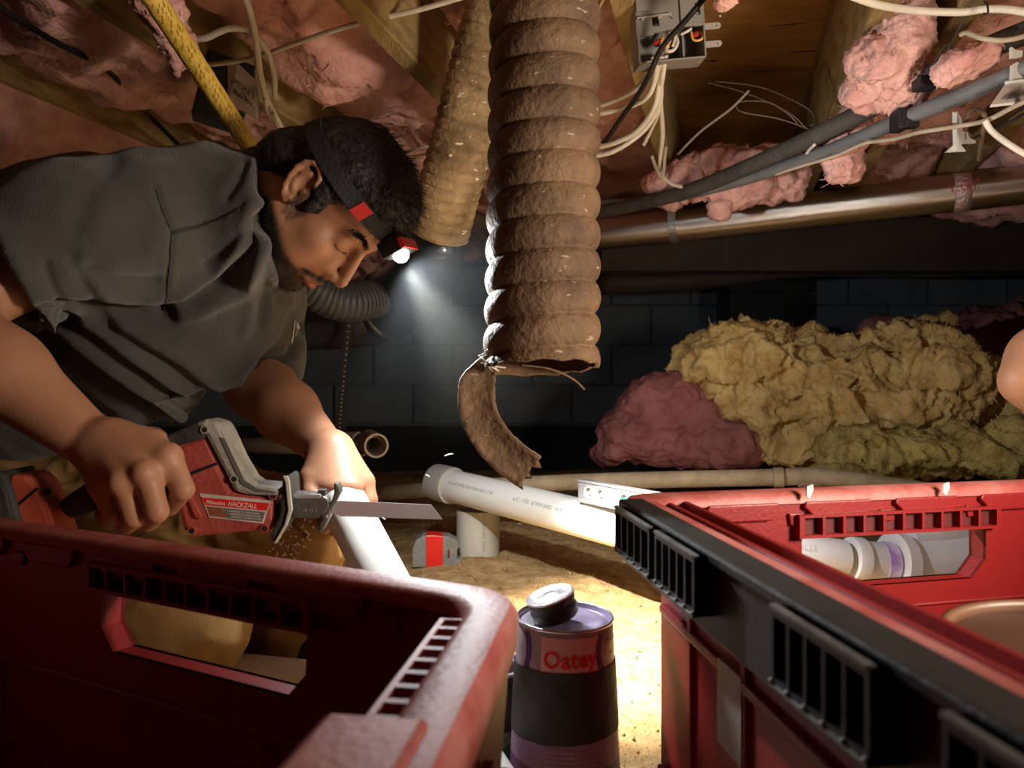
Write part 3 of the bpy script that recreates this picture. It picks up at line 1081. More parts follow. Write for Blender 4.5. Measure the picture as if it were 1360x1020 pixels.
cable([(866, 208, 1.42), (872, 224, 1.47), (880, 235, 1.5), (884, 195, 1.42)], .0034, gcab, 'dull looped cable at the foot of the middle joist')
cable([(945, -15, 1.02), (915, 22, 1.04), (880, 62, 1.08), (862, 100, 1.12), (845, 130, 1.2), (830, 150, 1.25), (800, 192, 1.35), (780, 205, 1.42)], .0042, bcab, 'black cable passing in front of the grey electrical box')
cable([(800, -20, 1.05), (783, 12, 1.08), (779, 40, 1.12), (784, 30, 1.11), (806, -10, 1.05)], .0028, mat('wood_strip', (.40, .28, .12), .8), 'frayed tan cord behind the top of the wide hose')
cable([(1120, -10, .97), (1165, 6, 1.0), (1220, 14, 1.03), (1275, 16, 1.03), (1310, 12, 1.02), (1350, 14, 1.0), (1420, 30, .98)], .0052, wcab, 'thick white cable sagging along the top right corner')
cable([(1400, 35, .98), (1345, 52, .99), (1310, 52, 1.0), (1285, 44, 1.02), (1276, 46, 1.03)], .0034, gcab, 'dull cable above the black insulated line near the right edge')
cable([(1400, 118, .95), (1350, 140, 1.0), (1310, 160, 1.06), (1270, 168, 1.1), (1220, 176, 1.16), (1190, 184, 1.22), (1160, 188, 1.27), (1150, 185, 1.3)], .0034, gcab, 'dirty yellowish cable passing over the white anchor bracket')
cable([(1190, 185, 1.24), (1150, 190, 1.28), (1110, 207, 1.33), (1060, 222, 1.4), (1030, 232, 1.45)], .0030, gcab, 'dirty cable threaded through the dangling pink strand')
cable([(1308, 160, 1.05), (1318, 175, 1.05), (1345, 195, 1.03), (1380, 215, 1.02)], .0042, wcab, 'bright white cable dropping to the right edge below the bracket')
cable([(1285, 158, 1.12), (1288, 148, 1.12), (1298, 146, 1.12), (1308, 155, 1.1), (1304, 185, 1.14), (1300, 212, 1.2)], .0034, mat('brown_cable', (.13, .08, .045), .7), 'brown hooked cable beside the white anchor bracket')
for k, (q0, q1) in enumerate((((1400, 110, 1.0), (1250, 205, 1.25)), ((1400, 118, .98), (1290, 185, 1.15)))):
    cable([q0, ((q0[0] + q1[0]) / 2 + 4, (q0[1] + q1[1]) / 2 + 6, (q0[2] + q1[2]) / 2), q1], .0015, bcab, ['upper', 'lower'][k] + ' thin black wire along the last joist at right')
cable([(1066, 220, 1.46), (1072, 203, 1.42), (1082, 192, 1.38)], .0030, wcab, 'short white cable stub under the conduit by the pink lump')
# thin wires in the middle bay
tw = mat('thin_wire', (.15, .11, .07), .6)
cable([(900, 205, 1.5), (930, 175, 1.45), (970, 145, 1.4), (995, 120, 1.38)], .0024, mat('grey_wire', (.25, .2, .15), .6), 'grey wire slanting across the dark middle bay')
cable([(940, 110, 1.55), (985, 122, 1.5), (1030, 140, 1.45), (1055, 155, 1.42), (1070, 170, 1.4)], .0013, tw, 'thin wire arching over the middle bay, lower strand')
cable([(950, 108, 1.55), (1010, 116, 1.5), (1060, 137, 1.44), (1080, 152, 1.42), (1080, 165, 1.4), (1068, 168, 1.42)], .0013, tw, 'thin wire arching over the middle bay, upper strand')
cable([(1075, 172, 1.4), (1035, 158, 1.44), (990, 150, 1.46), (978, 143, 1.47), (985, 135, 1.47), (1020, 136, 1.45), (1045, 150, 1.43), (1060, 165, 1.42)], .0013, tw, 'thin wire bent in a narrow loop in the middle bay')
bw = mat('stay_wire', (.06, .045, .035), .6)
cable([(1300, -15, 1.0), (1283, 20, 1.04), (1268, 50, 1.1), (1245, 95, 1.14), (1215, 140, 1.19), (1200, 162, 1.22)], .0018, bw, 'dark stiff wire bent from the top edge down to the black clamp')
cable([(1290, 5, 1.02), (1265, 55, 1.09), (1255, 62, 1.1), (1240, 85, 1.12)], .0015, bw, 'thin dark wire beside the stiff one at upper right')
m = MB(); m.tube(spline([P(1306, 18, 1.0), P(1312, 17, .995), P(1311, 5, 1.0), P(1307, 2, 1.02)], 5), .0013, 6)
tag(m.build('cable_staple', bcab, smooth=True), 'wire staple holding the thick white cable to the third joist', 'staple')

# ================================================================ ELECTRICAL BOX with open front
boxm = mat('box_grey', (.20, .185, .165), .5, col2=(.27, .25, .225), var=.3, scale=15)
boxd = mat('box_grey_light', (.38, .34, .29), .5)
t = thing('electrical_box', 'open grey plastic electrical box with red and yellow wire nuts beside the middle joist', 'box')
D = 1.12


def F(px, py, dd=0):
    return P(px, py, D + dd)


m = MB()
o0 = F(849, 78); k = D / 1000
# body: back plate, sides (built in a frame whose x is right, y up, z toward the viewer)
FM = frame(F(849, 84), (1, 0, .09), (0, -.12, 1))
w_, h_ = 90 * k, 104 * k
m.plate([(0, 0), (w_, 0), (w_, h_), (0, h_)], [], -.05, -.047, FM)
m.plate([(0, 0), (w_, 0), (w_, .0026), (0, .0026)], [], -.05, 0, FM)
m.plate([(0, 0), (.0026, 0), (.0026, h_), (0, h_)], [], -.05, 0, FM)
m.plate([(w_ - .0026, 0), (w_, 0), (w_, h_), (w_ - .0026, h_)], [], -.05, 0, FM)
m.plate([(w_ * .68, .0), (w_ * .71, 0), (w_ * .71, h_ * .36), (w_ * .68, h_ * .36)], [], -.048, -.012, FM)
m.build('box_body', boxm, t, bev=.0006)
m = MB()
hh = h_ * .40
m.plate([(-.001, hh * .82), (w_ * .24, hh * .84), (w_ * .27, hh * .90), (w_ * .40, hh * .93), (w_ * .66, hh), (w_ * .99, hh * .99), (w_ * .99, h_), (w_ * .62, h_), (w_ * .62, h_ * .9), (w_ * .60, h_ * .9), (w_ * .60, h_), (-.001, h_)],
        [[(w_ * .23, hh * 1.08), (w_ * .33, hh * 1.08), (w_ * .33, hh * 1.42), (w_ * .23, hh * 1.42)], [(w_ * .87, hh * 1.4), (w_ * .92, hh * 1.4), (w_ * .92, hh * 1.7), (w_ * .87, hh * 1.7)]], -.006, 0, FM)
m.plate([(w_ * .64, hh * 1.1), (w_ * .99, hh * 1.1), (w_ * .99, h_), (w_ * .64, h_)], [[(w_ * .86, hh * 1.3), (w_ * .93, hh * 1.3), (w_ * .93, h_ * .85), (w_ * .86, h_ * .85)]], 0, .004, FM)
m.plate([(0, hh * 1.55), (w_ * .2, hh * 1.55), (w_ * .2, h_ * .93), (0, h_ * .93)], [], 0, .005, FM)
m.build('cover_half', boxm, t, bev=.0006)
m = MB()
m.plate([(0, hh * 1.36), (w_ * .5, hh * 1.42), (w_ * .53, hh * 1.22), (w_ * .48, hh * 1.34), (w_ * .36, hh * 1.34), (w_ * .36, hh * 1.28), (w_ * .31, hh * 1.28), (w_ * .31, hh * 1.35), (w_ * .11, hh * 1.33), (w_ * .11, hh * 1.27), (w_ * .06, hh * 1.27), (w_ * .06, hh * 1.33), (0, hh * 1.32)], [], .001, .006, FM)
m.build('latch_bar', boxd, t, bev=.0005)
for yy in (.18, .40):
    m = MB()
    y = h_ * yy
    arc = [(w_ * 1.22 + .0045 * math.cos(a_), y + .0045 * math.sin(a_)) for a_ in np.linspace(-math.pi / 2, math.pi / 2, 9)]
    m.plate([(w_, y - .0045)] + arc + [(w_, y + .0045)], [[(w_ * 1.2 + .0013 * math.cos(a_), y + .0013 * math.sin(a_)) for a_ in np.linspace(0, 6.28, 9)[:-1]]], -.012, -.0095, FM)
    m.build('mounting_ear', boxd, t)
nut_r = mat('wire_nut_red', (.50, .03, .02), .5)
nut_y = mat('wire_yellow', (.80, .46, .08), .5)
for (px, py, s_) in ((874, 57, .9), (926, 46, 1.0)):
    m = MB(); m.lathe([(0, -.008), (.0052, -.006), (.006, 0), (.0045, .009), (0, .011)], 10, frame(F(px, py, .012), (1, 0, .3), (0, 0, 1)) @ Matrix.Rotation(1.2, 4, 'Y') @ Matrix.Scale(s_, 4))
    m.build('wire_nut', nut_r, t, auto=40, label='red twist-on wire nut')
m = MB()
m.tube(spline([F(880, 50, .01), F(878, 62, .003), F(884, 66, .0), F(890, 56, .0), F(894, 48, .01)], 5), .0026, 8)
m.build('yellow_wire', nut_y, t, smooth=True)
m = MB()
m.tube(spline([F(918, 42, .004), F(920, 52, .0), F(927, 54, -.002), F(933, 50, 0), F(931, 42, .006)], 5), .0018, 8)
m.build('yellow_wire', nut_y, t, smooth=True)
m = MB()
m.tube(spline([F(896, 46, .0), F(900, 56, -.004), F(895, 66, -.006), F(887, 68, -.006), F(884, 62, -.002), F(892, 54, 0)], 5), .0026, 8)
m.build('white_wire', wcab, t, smooth=True)
m = MB()
m.tube(spline([F(888, 44, 0), F(896, 50, -.004), F(893, 62, -.006)], 5), .0022, 8)
m.build('white_wire', wcab, t, smooth=True)
m = MB()
m.tube(spline([F(904, 46, 0), F(912, 42, -.004), F(918, 38, -.002)], 5), .0022, 8)
m.build('white_wire', wcab, t, smooth=True)
# small screw heads
m = MB(); m.lathe([(0, .002), (.002, .001), (.002, 0)], 8, frame(F(956, 21, .03), (1, 0, 0), (0, 0, 1)))
m.build('nail_head', mat('zinc', (.7, .68, .65), .3, metal=1), t)

# ================================================================ JUNCTION BOX with marked cover at left
t = thing('junction_box', 'blue-grey junction box with a white cover scribbled in black marker behind the gas tube', 'box')
D2 = 1.34
q = D2 / 1000
FM = frame(P(303, 138, D2), (1, .35, -.25), (0, 0, 1))
m = MB()
m.box((-.055, -.035, -.05), (.028, .085, -.004), FM, bev=.003)
m.build('box_body', mat('blue_grey_box', (.045, .06, .065), .6), t)
m = MB()
cov = [P(302, 84, D2), P(316, 84, D2), P(343, 110, D2 + .02), P(343, 158, D2 + .02), P(303, 138, D2)]
vs = [m.bm.verts.new(p) for p in cov]
f = m.bm.faces.new(vs)
o = m.build('cover_plate', mat('cover_white', (.62, .57, .54), .6), t)
md = o.modifiers.new('t', 'SOLIDIFY'); md.thickness = .004; md.offset = 1
xd = P(341, 122, D2 + .02) - P(306, 95, D2); yd = P(310, 84, D2) - P(310, 130, D2)
fn = planefn(P(306, 108, D2 - .003), xd, yd)
lettering('SMOKE\'S', .017, fn, ink, t, sx=.72, off=0, shear=.2)
fn = planefn(P(309, 124, D2 - .003), xd, yd)
lettering('PWR', .016, fn, ink, t, sx=.85, off=0, shear=.2)
m = MB()
rr = random.Random(4)
for k_ in range(7):
    fnn = planefn(P(307, 116, D2 - .004), xd, yd)
    x0 = .002 + k_ * .006
    m.tube([fnn(x0, rr.uniform(-.006, .008))[0], fnn(x0 + .01, rr.uniform(-.008, .006))[0]], .0006, 5)
m.build('scribble', ink, t)

# ================================================================ WHITE ANCHOR BRACKET and cover plate at right
wplas = mat('white_plastic', (.60, .57, .52), .5)
t = thing('anchor_bracket', 'white plastic anchor bracket standing out of the dark bay at upper right', 'bracket')
FM = frame(P(1254, 203, 1.13), (1, .1, 0), (0, 0, 1))
q = 1.13 / 1000
def sc(l): return [(x * q, y * q) for x, y in l]
m = MB()
m.plate(sc([(0, 0), (12, 11), (11, 54), (16, 54), (22, 46), (24, 28), (30, 28), (34, 20), (43, 16), (42, 13), (24, 12), (22, 10), (29, 2), (14, 1)]), [sc([(27, 18), (29, 18), (29, 27), (27, 27)])], 0, .004, FM)
m.build('plate', wplas, t, bev=.0005)
m = MB()
m.plate(sc([(12, 1), (14, 1), (14, 52), (12, 52)]), [], .004, .009, FM)
m.build('rib', wplas, t)
t = thing('cover_plate', 'white cover plate with black scrawl leaning at the right edge under the conduit', 'plate')
m = MB()
vs = [m.bm.verts.new(p) for p in (P(1316, 139, 1.0), P(1336, 110, 1.03), P(1420, 100, 1.03), P(1420, 128, 1.0))]
m.bm.faces.new(vs)
o = m.build('plate', wplas, t); md = o.modifiers.new('t', 'SOLIDIFY'); md.thickness = .004; md.offset = 1
m = MB(); m.tube([P(1335, 110, 1.028), P(1420, 100, 1.028)], .0025, 8); m.build('lip', wplas, t, smooth=True)
m = MB()
for k_ in range(9):
    x = 1336 + k_ * 3.2
    m.tube([P(x, 133 - k_ * .8, .996), P(x + 7, 124 - k_ * 1.3, 1.008)], .0006, 5)
    m.tube([P(x + 2, 128 - k_, .999), P(x + 8, 131 - k_ * 1.2, .996)], .0005, 5)
m.build('scrawl', ink, t)
t = thing('cable_clip', 'white plastic cable clip above the scrawled cover plate at the right edge', 'clip')
FM = frame(P(1340, 92, 1.04), (1, .1, 0), (0, 0, 1))
m = MB()
m.plate(sc([(0, -14), (10, -16), (24, -4), (22, 6), (15, 2), (8, 8), (1, 4)]), [], 0, .005, FM)
m.plate(sc([(0, 12), (14, 14), (15, 22), (6, 22), (0, 26)]), [], 0, .005, FM)
m.build('clip_body', wplas, t, bev=.0005)

# ================================================================ BACK: hanging perforated strap, stub fittings, ground pipe
t = thing('hanger_strap', 'black perforated plastic strap hanging against the block wall', 'strap')
sp = spline([P(469, 385, 1.72), P(463, 440, 1.74), P(457, 500, 1.76), P(453, 545, 1.78), P(451, 583, 1.8)], 8)
strapm = mat('strap_black', (.012, .012, .012), .5)
m = MB()
prev = None
for i, p in enumerate(sp):
    w = .0085 if i < 25 else .013
    if i == 25:
        pr = [m.bm.verts.new(p + Vector((s * w, 0, 0))) for s in (-1, 1)]
    else:
        pr = [m.bm.verts.new(p + Vector((s * w, 0, 0))) for s in (-1, 1)]
    if prev: m.bm.faces.new((prev[0], prev[1], pr[1], pr[0]))
    prev = pr
o = m.build('band', strapm, t); md = o.modifiers.new('t', 'SOLIDIFY'); md.thickness = .002
hole = mat('hole_grey', (.30, .30, .29), .6)
hm_ = None
for i in range(1, 31):
    p = sp[i] + Vector((0, -.0022, 0))
    if hm_ is None:
        m = MB(); m.lathe([(0, 0), (.0022, 0), (.0026, -.0008)], 8, Matrix.Rotation(math.pi / 2, 4, 'X'))
        ho = m.build('eyelet', hole, t); hm_ = ho.data
    else:
        ho = link('eyelet', hm_, parent=t)
    ho.location = p
pvc_t = mat('tan_pvc', (.30, .225, .17), .5, col2=(.40, .31, .24), var=.3, scale=10)


def fitting(a, b, r, wall=.006, n=40):
    """open tube from a to b; a is the open mouth"""
    M = frame(a, Vector((0, 0, 1)).cross(Vector(b) - Vector(a)), (0, 0, 1))
    z = (Vector(a) - Vector(b)).normalized()
    L = (Vector(a) - Vector(b)).length
    x = z.cross(Vector((0, 0, 1))) if abs(z.z) < .9 else Vector((1, 0, 0))
    M = frame(a, x, z.cross(x))
    if (M.to_3x3() @ Vector((0, 0, 1))).dot(z) < 0:
        M = frame(a, -x, z.cross(x))
    m = MB()
    m.lathe([(r - wall, -L), (r - wall, 0), (r, 0), (r, -L), (r - wall, -L)], n, M)
    return m


t = thing('pipe_fitting', 'tan plastic drain coupling with its open mouth facing out by the block wall', 'pipe fitting')
a = P(500, 592, 1.75)
fitting(a, a + Vector((-.035, .09, .004)), .0285, .0045).build('socket', pvc_t, t, auto=40)
a = P(497, 592, 1.79)
fitting(a, a + Vector((-.03, .08, .004)), .0235, .004).build('inner_pipe', pvc_t, t, auto=40)
a = P(479, 590, 1.84)
fitting(a, P(462, 590, 1.87), .031, .006).build('hub', pvc_t, t, auto=40)
m = MB(); m.tube([P(463, 590, 1.87), P(380, 592, 2.0), P(250, 590, 2.1)], .022, 24)
tag(m.build('drain_pipe', mat('dusty_pipe', (.16, .12, .09), .8, col2=(.26, .2, .15), var=.25, scale=8, bump=.4), smooth=True), 'dusty horizontal drain pipe behind the man\'s far arm', 'pipe')

gpm = mat('beige_pipe', (.30, .225, .135), .75, col2=(.52, .42, .28), var=.22, scale=16, bump=.5, bscale=80)
t = thing('ground_pipe', 'dirty beige drain pipe lying along the ground before the insulation heaps', 'pipe')
gpts = [P(380, 664, 2.25), P(700, 643, 1.95), P(1030, 634, 1.85), P(1100, 634, 1.82), P(1250, 655, 1.75), P(1420, 680, 1.68)]
m = MB(); m.tube(spline(gpts, 6), .021, 24); m.build('pipe_run', gpm, t, smooth=True)
dd = (P(1100, 634, 1.82) - P(1030, 634, 1.85)).normalized()
for px, L, r in ((1034, .012, .0245), (1075, .028, .0245)):
    c = P(px, 634, 1.84); m = MB(); m.tube([c - dd * L, c - dd * L * .9, c + dd * L * .9, c + dd * L], [r - .002, r, r, r - .002], 28); m.build('coupling', gpm, t, auto=35)
# ================================================================ WHITE PIPE, RING, LEVEL, TAPE
pvc = mat('white_pvc', (.66, .65, .60), .38, col2=(.74, .73, .68), var=.3, scale=6)
pvcd = mat('grey_white_pvc', (.34, .33, .30), .5, col2=(.42, .40, .36), var=.3, scale=8)
t = thing('drain_pipe', 'long white plastic drain pipe with grey print lying across the dirt behind the crates', 'pipe')
pa, pb = P(592, 643, 1.78), P(930, 727, 1.27)
d = (pb - pa).normalized()
m = MB()
M = frame(pa, d.cross(Vector((0, 0, 1))), d.cross(d.cross(Vector((0, 0, 1)))))
if (M.to_3x3() @ Vector((0, 0, 1))).dot(d) < 0:
    M = frame(pa, -d.cross(Vector((0, 0, 1))), d.cross(d.cross(Vector((0, 0, 1)))))
L = (pb - pa).length
m.lathe([(.0345, 0), (.0375, 0), (.0375, L), (.0345, L), (.0345, 0)], 56, M)
m.build('tube', pvc, t, auto=40)
m = MB()
m.lathe([(.0378, .026), (.0430, .026), (.0435, .021), (.0435, -.033), (.040, -.035), (.0378, -.031), (.0378, .026)], 56, M)
m.build('coupling', pvcd, t, auto=35, label='dull grey coupling on the far end')
pr = mat('grey_print', (.22, .22, .21), .6)
fn = cylfn(pa + d * .05, d, Vector((-.15, -1, .42)), .0375)
lettering('ASTM-D-2665-NSF-DWV-PVC 3 IN', .0105, fn, pr, t, sx=1.0)
fn = cylfn(pa + d * .27, d, Vector((-.15, -1, .42)), .0375)
lettering('PVC 1120  PLAIN END  14 8 020M', .0115, fn, pr, t, sx=1.0)

cen = P(635, 726, 1.78); cen.z = 0
t = thing('pipe_offcut', 'short white pipe offcut standing upright on the dirt beneath the long pipe', 'pipe')
m = MB(); g = gz(cen.x, cen.y) - .004
m.lathe([(.0465, 0), (.0512, 0), (.0512, .105), (.0465, .105), (.0465, 0)], 56, Matrix.Translation((cen.x, cen.y, g)))
m.build('tube', mat('offcut_pvc', (.52, .50, .42), .45), t, auto=40)
fn0 = cylfn((cen.x, cen.y, g + .104), (0, 0, -1), Vector((.42, -1, 0)), .0512)
lettering('NSF-PW-PVC-DWV', .0125, fn0, pr, t, sx=.85)

t = thing('torpedo_level', 'small clear and silver spirit level with round vials resting on the white pipe', 'level')
la, lb = P(771, 651, 1.44), P(900, 676, 1.24)
xd = (lb - la).normalized(); M = frame(la, xd, Vector((0, 0, 1)))
lvl = mat('level_silver', (.62, .63, .66), .22, metal=.55, bump=.4, bscale=60)
m = MB()
circ = lambda cx, cy, r, n=20: [(cx + r * math.cos(a), cy + r * math.sin(a)) for a in np.linspace(0, 2 * math.pi, n + 1)[:-1]]
m.plate([(0, -.020), (0.004, -.022), (.20, -.022), (.20, .020), (0, .020)], [circ(.030, 0, .0105), circ(.062, 0, .0105), circ(.125, 0, .012)], -.006, .006, M)
m.build('body', lvl, t, bev=.001)
m = MB()
for y in (-.0205, .0175):
    m.box((0, y, -.009), (.20, y + .004, .009), M)
m.build('flange', lvl, t, bev=.0006)
glass = mat('clear_vial', (.75, .80, .85), .1, bump=.0)
green = mat('green_vial', (.05, .62, .38), .2)
for x, mm in ((.030, glass), (.062, glass), (.125, green)):
    m = MB(); m.tube([M @ Vector((x - .007, -.004, .001)), M @ Vector((x + .007, .004, .001))], .0038, 14)
    v = m.build('vial', mm, t, smooth=True)
    m = MB(); m.lathe([(.0095, -.005), (.0118, -.005), (.0118, .0075), (.0095, .0075), (.0095, -.005)], 24, M @ Matrix.Translation((x, 0, 0)))
    m.build('vial_ring', mat('vial_rim', (.75, .76, .78), .3, metal=.3), v, auto=40)

t = thing('tape_measure', 'grey tape measure with a red band lying on the dirt', 'tape measure')
c = P(579, 738, 1.72); c.z = gz(c.x, c.y) + .033
M = frame(c, (1, .10, 0), (0, 0, 1))
gry = mat('tape_grey', (.17, .165, .15), .6, col2=(.26, .25, .22), var=.25, scale=30, bump=.5, bscale=150)
m = MB()
m.plate([(-.053, -.034), (.046, -.034), (.046, -.030), (.056, -.030), (.056, -.02), (.048, -.018), (.048, .005), (.053, .008), (.050, .022), (.028, .034), (-.030, .036), (-.046, .026), (-.053, .008)], [], -.024, .024, M)
m.build('case', gry, t, bev=.004)
m = MB()
m.plate([(-.022, -.0345), (.016, -.0345), (.016, .0352), (-.004, .0372), (-.022, .0375)], [], -.0255, .0255, M)
m.build('red_band', mat('tape_red', (.75, .02, .012), .35), t, bev=.002)
m = MB(); m.box((.026, -.014, .0235), (.031, .004, .0252), M); m.build('slot', mat('slot_dark', (.15, .01, .01), .6), t)
m = MB(); m.box((.054, -.033, -.010), (.059, -.016, .010), M); m.box((.048, -.033, -.010), (.059, -.031, .010), M); m.build('hook', gry, t)

# pipe behind the hole of the left crate, and the piece between crate and can
def loose_pipe(a, b, r, label, rr=.004):
    a, b = Vector(a), Vector(b)
    d = (b - a).normalized(); L = (b - a).length
    x = d.cross(Vector((0, 0, 1)))
    M = frame(a, x, d.cross(x))
    if (M.to_3x3() @ Vector((0, 0, 1))).dot(d) < 0:
        M = frame(a, -x, d.cross(x))
    m = MB()
    m.lathe([(r - rr, 0), (r - .001, 0), (r, .002), (r, L - .002), (r - .001, L), (r - rr, L), (r - rr, 0)], 48, M)
    return tag(m.build('pipe_length', pvc, auto=40), label, 'pipe')


q = P(272, 880, 1.04); q.z = gz(q.x, q.y) + .032
q2 = P(520, 890, 1.0); q2.z = gz(q2.x, q2.y) + .032
loose_pipe(q, q2, .031, 'white pipe length on the dirt seen through the left crate\'s hand hole')
q = P(610, 930, .88); q.z = .034
q2 = P(720, 1090, .69); q2.z = .034
loose_pipe(P(612, 985, .80) * 1.0, P(676, 1100, .62), .030, 'white pipe end poking out between the left crate and the purple can')
# white fittings seen through the right crate's hole
wf = mat('fitting_white', (.68, .66, .68), .35)
t = thing('pipe_fitting', 'white plastic drain bend with purple primer stains seen through the right crate\'s hand hole', 'pipe fitting')
fa, fb = P(1040, 732, 1.35), P(1205, 752, 1.38)
dz = (fb - fa).normalized()
m = MB(); m.tube([fa - dz * .08, fa, fa + dz * .115], [.034, .034, .034], 32); m.build('spigot', wf, t, auto=40)
m = MB(); m.tube([fa + dz * .128, fa + dz * .135, fa + dz * .15], [.040, .0415, .0415], 32); m.build('ring', wf, t, auto=40)
m = MB(); m.tube([fa + dz * .15, fa + dz * .196], [.037, .037], 32); m.build('neck', wf, t, auto=40)
purple = mat('purple_primer', (.30, .14, .50), .35, col2=(.60, .52, .70), var=.12, scale=25)
m = MB(); m.tube([fa + dz * .185, fa + dz * .206], [.0385, .0405], 32); m.build('primer_ring', purple, t, auto=40, label='purple primer smear')
pc = fa + dz * .21
up = Vector((.35, .1, .93)).normalized()
m = MB(); m.tube([pc + Vector((0, -.0, .0)), pc + dz * .022], [.058, .058], 36); m.build('hub', wf, t, auto=40)
m = MB(); m.tube(spline([pc + dz * .02, pc + dz * .06 + Vector((0, 0, .004)), pc + dz * .13 + Vector((0, 0, .02)), pc + dz * .22 + Vector((0, 0, .05))], 5), .050, 36); m.build('bend', wf, t, smooth=True)
m = MB(); m.tube([pc + Vector((.04, .02, .05)), pc + Vector((.17, .03, .055))], .030, 28); m.build('branch', wf, t, auto=40)
lettering('CHARLOTTE', .016, cylfn(fa - dz * .045, dz, Vector((0, -1, .8)), .034), mat('embossed', (.55, .53, .56), .4), t, off=.0006)
m = MB(); g = P(1098, 709, 1.9); g.z = gz(g.x, g.y) + .004
m.tube([g - Vector((.024, 0, 0)), g + Vector((0, 0, .002)), g + Vector((.026, .004, 0))], [.004, .005, .0035], 8)
tag(m.build('wood_chip', mat('dark_chip', (.03, .02, .012), .9), smooth=True), 'dark splinter on the dirt seen through the right crate\'s hand hole', 'splinter')

# curls of white plastic swarf
shav = {(834, 750): 'long white plastic shaving on the dirt beside the right crate\'s nearest black cleats', (640, 712): 'white plastic shaving on the dirt at the foot of the upright offcut', (690, 703): 'white plastic shaving on the dirt just right of the upright offcut',
        (596, 604): 'long white plastic shaving in the air above the long pipe\'s coupling', (568, 632): 'short white plastic shaving in the air left of the long pipe\'s coupling', (508, 688): 'white plastic shaving falling just under the saw blade', (503, 700): 'white plastic shaving falling lowest under the saw blade', (497, 612): ''}
for (px, py, d_, L, a_, fly) in ((834, 750, 0, .028, -.15, 0), (640, 712, 0, .012, .3, 0), (690, 703, 0, .014, .2, 0), (596, 604, 1.35, .016, .25, 1), (568, 632, 1.3, .008, -.5, 1), (508, 688, 1.08, .009, -.5, 1), (503, 700, 1.08, .009, -.9, 1), (497, 612, 1.6, .007, 0, 2)):
    if fly:
        c = P(px, py, d_)
    else:
        dd_ = CZ / ((py - 510) / 1000); c = P(px, py, dd_); c.z = gz(c.x, c.y) + .003
    if fly == 2: continue
    v = Vector((math.cos(a_), .1, math.sin(a_) if fly else 0)) * L / 2
    m = MB(); m.tube([c - v, c + Vector((0, 0, .001)), c + v], [.0009, .0014, .0008], 6)
    tag(m.build('plastic_shaving', mat('shaving', (.8, .8, .78), .5), smooth=True), shav[(px, py)], 'shaving', 'white plastic shavings from the pipe cut')

# ================================================================ CANS
def can_mat(name, z_lo, z_hi, labels):
    m = bpy.data.materials.new(name); m.use_nodes = True
    nt = m.node_tree; b = nt.nodes['Principled BSDF']
    b.inputs['Roughness'].default_value = .42
    tc = nt.nodes.new('ShaderNodeTexCoord'); sx = nt.nodes.new('ShaderNodeSeparateXYZ')
    nt.links.new(tc.outputs['Object'], sx.inputs[0])
    r = nt.nodes.new('ShaderNodeValToRGB'); r.color_ramp.interpolation = 'CONSTANT'
    mr = nt.nodes.new('ShaderNodeMapRange'); mr.inputs[1].default_value = z_lo; mr.inputs[2].default_value = z_hi
    nz = nt.nodes.new('ShaderNodeTexNoise'); nz.inputs['Scale'].default_value = 45; nz.inputs['Detail'].default_value = 5
    nt.links.new(tc.outputs['Object'], nz.inputs[0])
    ad = nt.nodes.new('ShaderNodeMath'); ad.operation = 'MULTIPLY_ADD'; ad.inputs[1].default_value = .004
    nt.links.new(nz.outputs[0], ad.inputs[0]); nt.links.new(sx.outputs[2], ad.inputs[2])
    nt.links.new(ad.outputs[0], mr.inputs[0]); nt.links.new(mr.outputs[0], r.inputs[0])
    els = r.color_ramp.elements
    els[0].position = 0; els[0].color = (*labels[0][1], 1)
    els[1].position = labels[1][0]; els[1].color = (*labels[1][1], 1)
    for p, c in labels[2:]:
        e = els.new(p); e.color = (*c, 1)
    mx = nt.nodes.new('ShaderNodeMixRGB'); mx.blend_type = 'MULTIPLY'; mx.inputs[0].default_value = .55
    r2 = nt.nodes.new('ShaderNodeValToRGB'); r2.color_ramp.elements[0].position = .35; r2.color_ramp.elements[1].position = .65
    r2.color_ramp.elements[0].color = (.45, .42, .42, 1)
    nt.links.new(nz.outputs[0], r2.inputs[0]); nt.links.new(r.outputs[0], mx.inputs[1]); nt.links.new(r2.outputs[0], mx.inputs[2])
    nt.links.new(mx.outputs[0], b.inputs['Base Color'])
    return m


tinm = mat('can_tin', (.62, .60, .66), .3, metal=.85, bump=.4, bscale=90)
tinp = mat('can_lid_primer', (.58, .56, .62), .3, metal=.6, col2=(.46, .38, .58), var=.06, scale=22)
smear = mat('black_smear', (.018, .016, .013), .6, col2=(.045, .038, .03), var=.25, scale=20, bump=.5)
t = thing('primer_can', 'large purple-labelled metal can with black tape band and red lettering between the crates', 'can')
bc, tcn = Vector((.056, .80, .004)), Vector((.040, .797, .173))
axis = (tcn - bc).normalized()
xx = Vector((1, 0, 0)); M = frame(bc, xx, axis.cross(xx))
if (M.to_3x3() @ Vector((0, 0, 1))).dot(axis) < 0: M = frame(bc, xx, -axis.cross(xx))
H = (tcn - bc).length
R0, R1 = .0590, .0500
rad_at = lambda z: R0 + (R1 - R0) * z / H
cm = can_mat('can_label', 0, H, [(0, (.10, .025, .16)), (.05, (.10, .02, .17)), (.14, (.13, .02, .22)), (.2, (.40, .22, .42)), (.34, (.42, .2, .36)), (.62, (.45, .36, .42)), (.97, (.5, .45, .5))])
m = MB()
m.lathe([(0, .001), (R0 - .003, .001), (R0, .003)] + [(rad_at(z), z) for z in np.linspace(.006, H - .003, 14)] + [(R1 - .0008, H - .001)], 72)
o = m.build('can_body', cm, t, auto=40); o.matrix_local = M
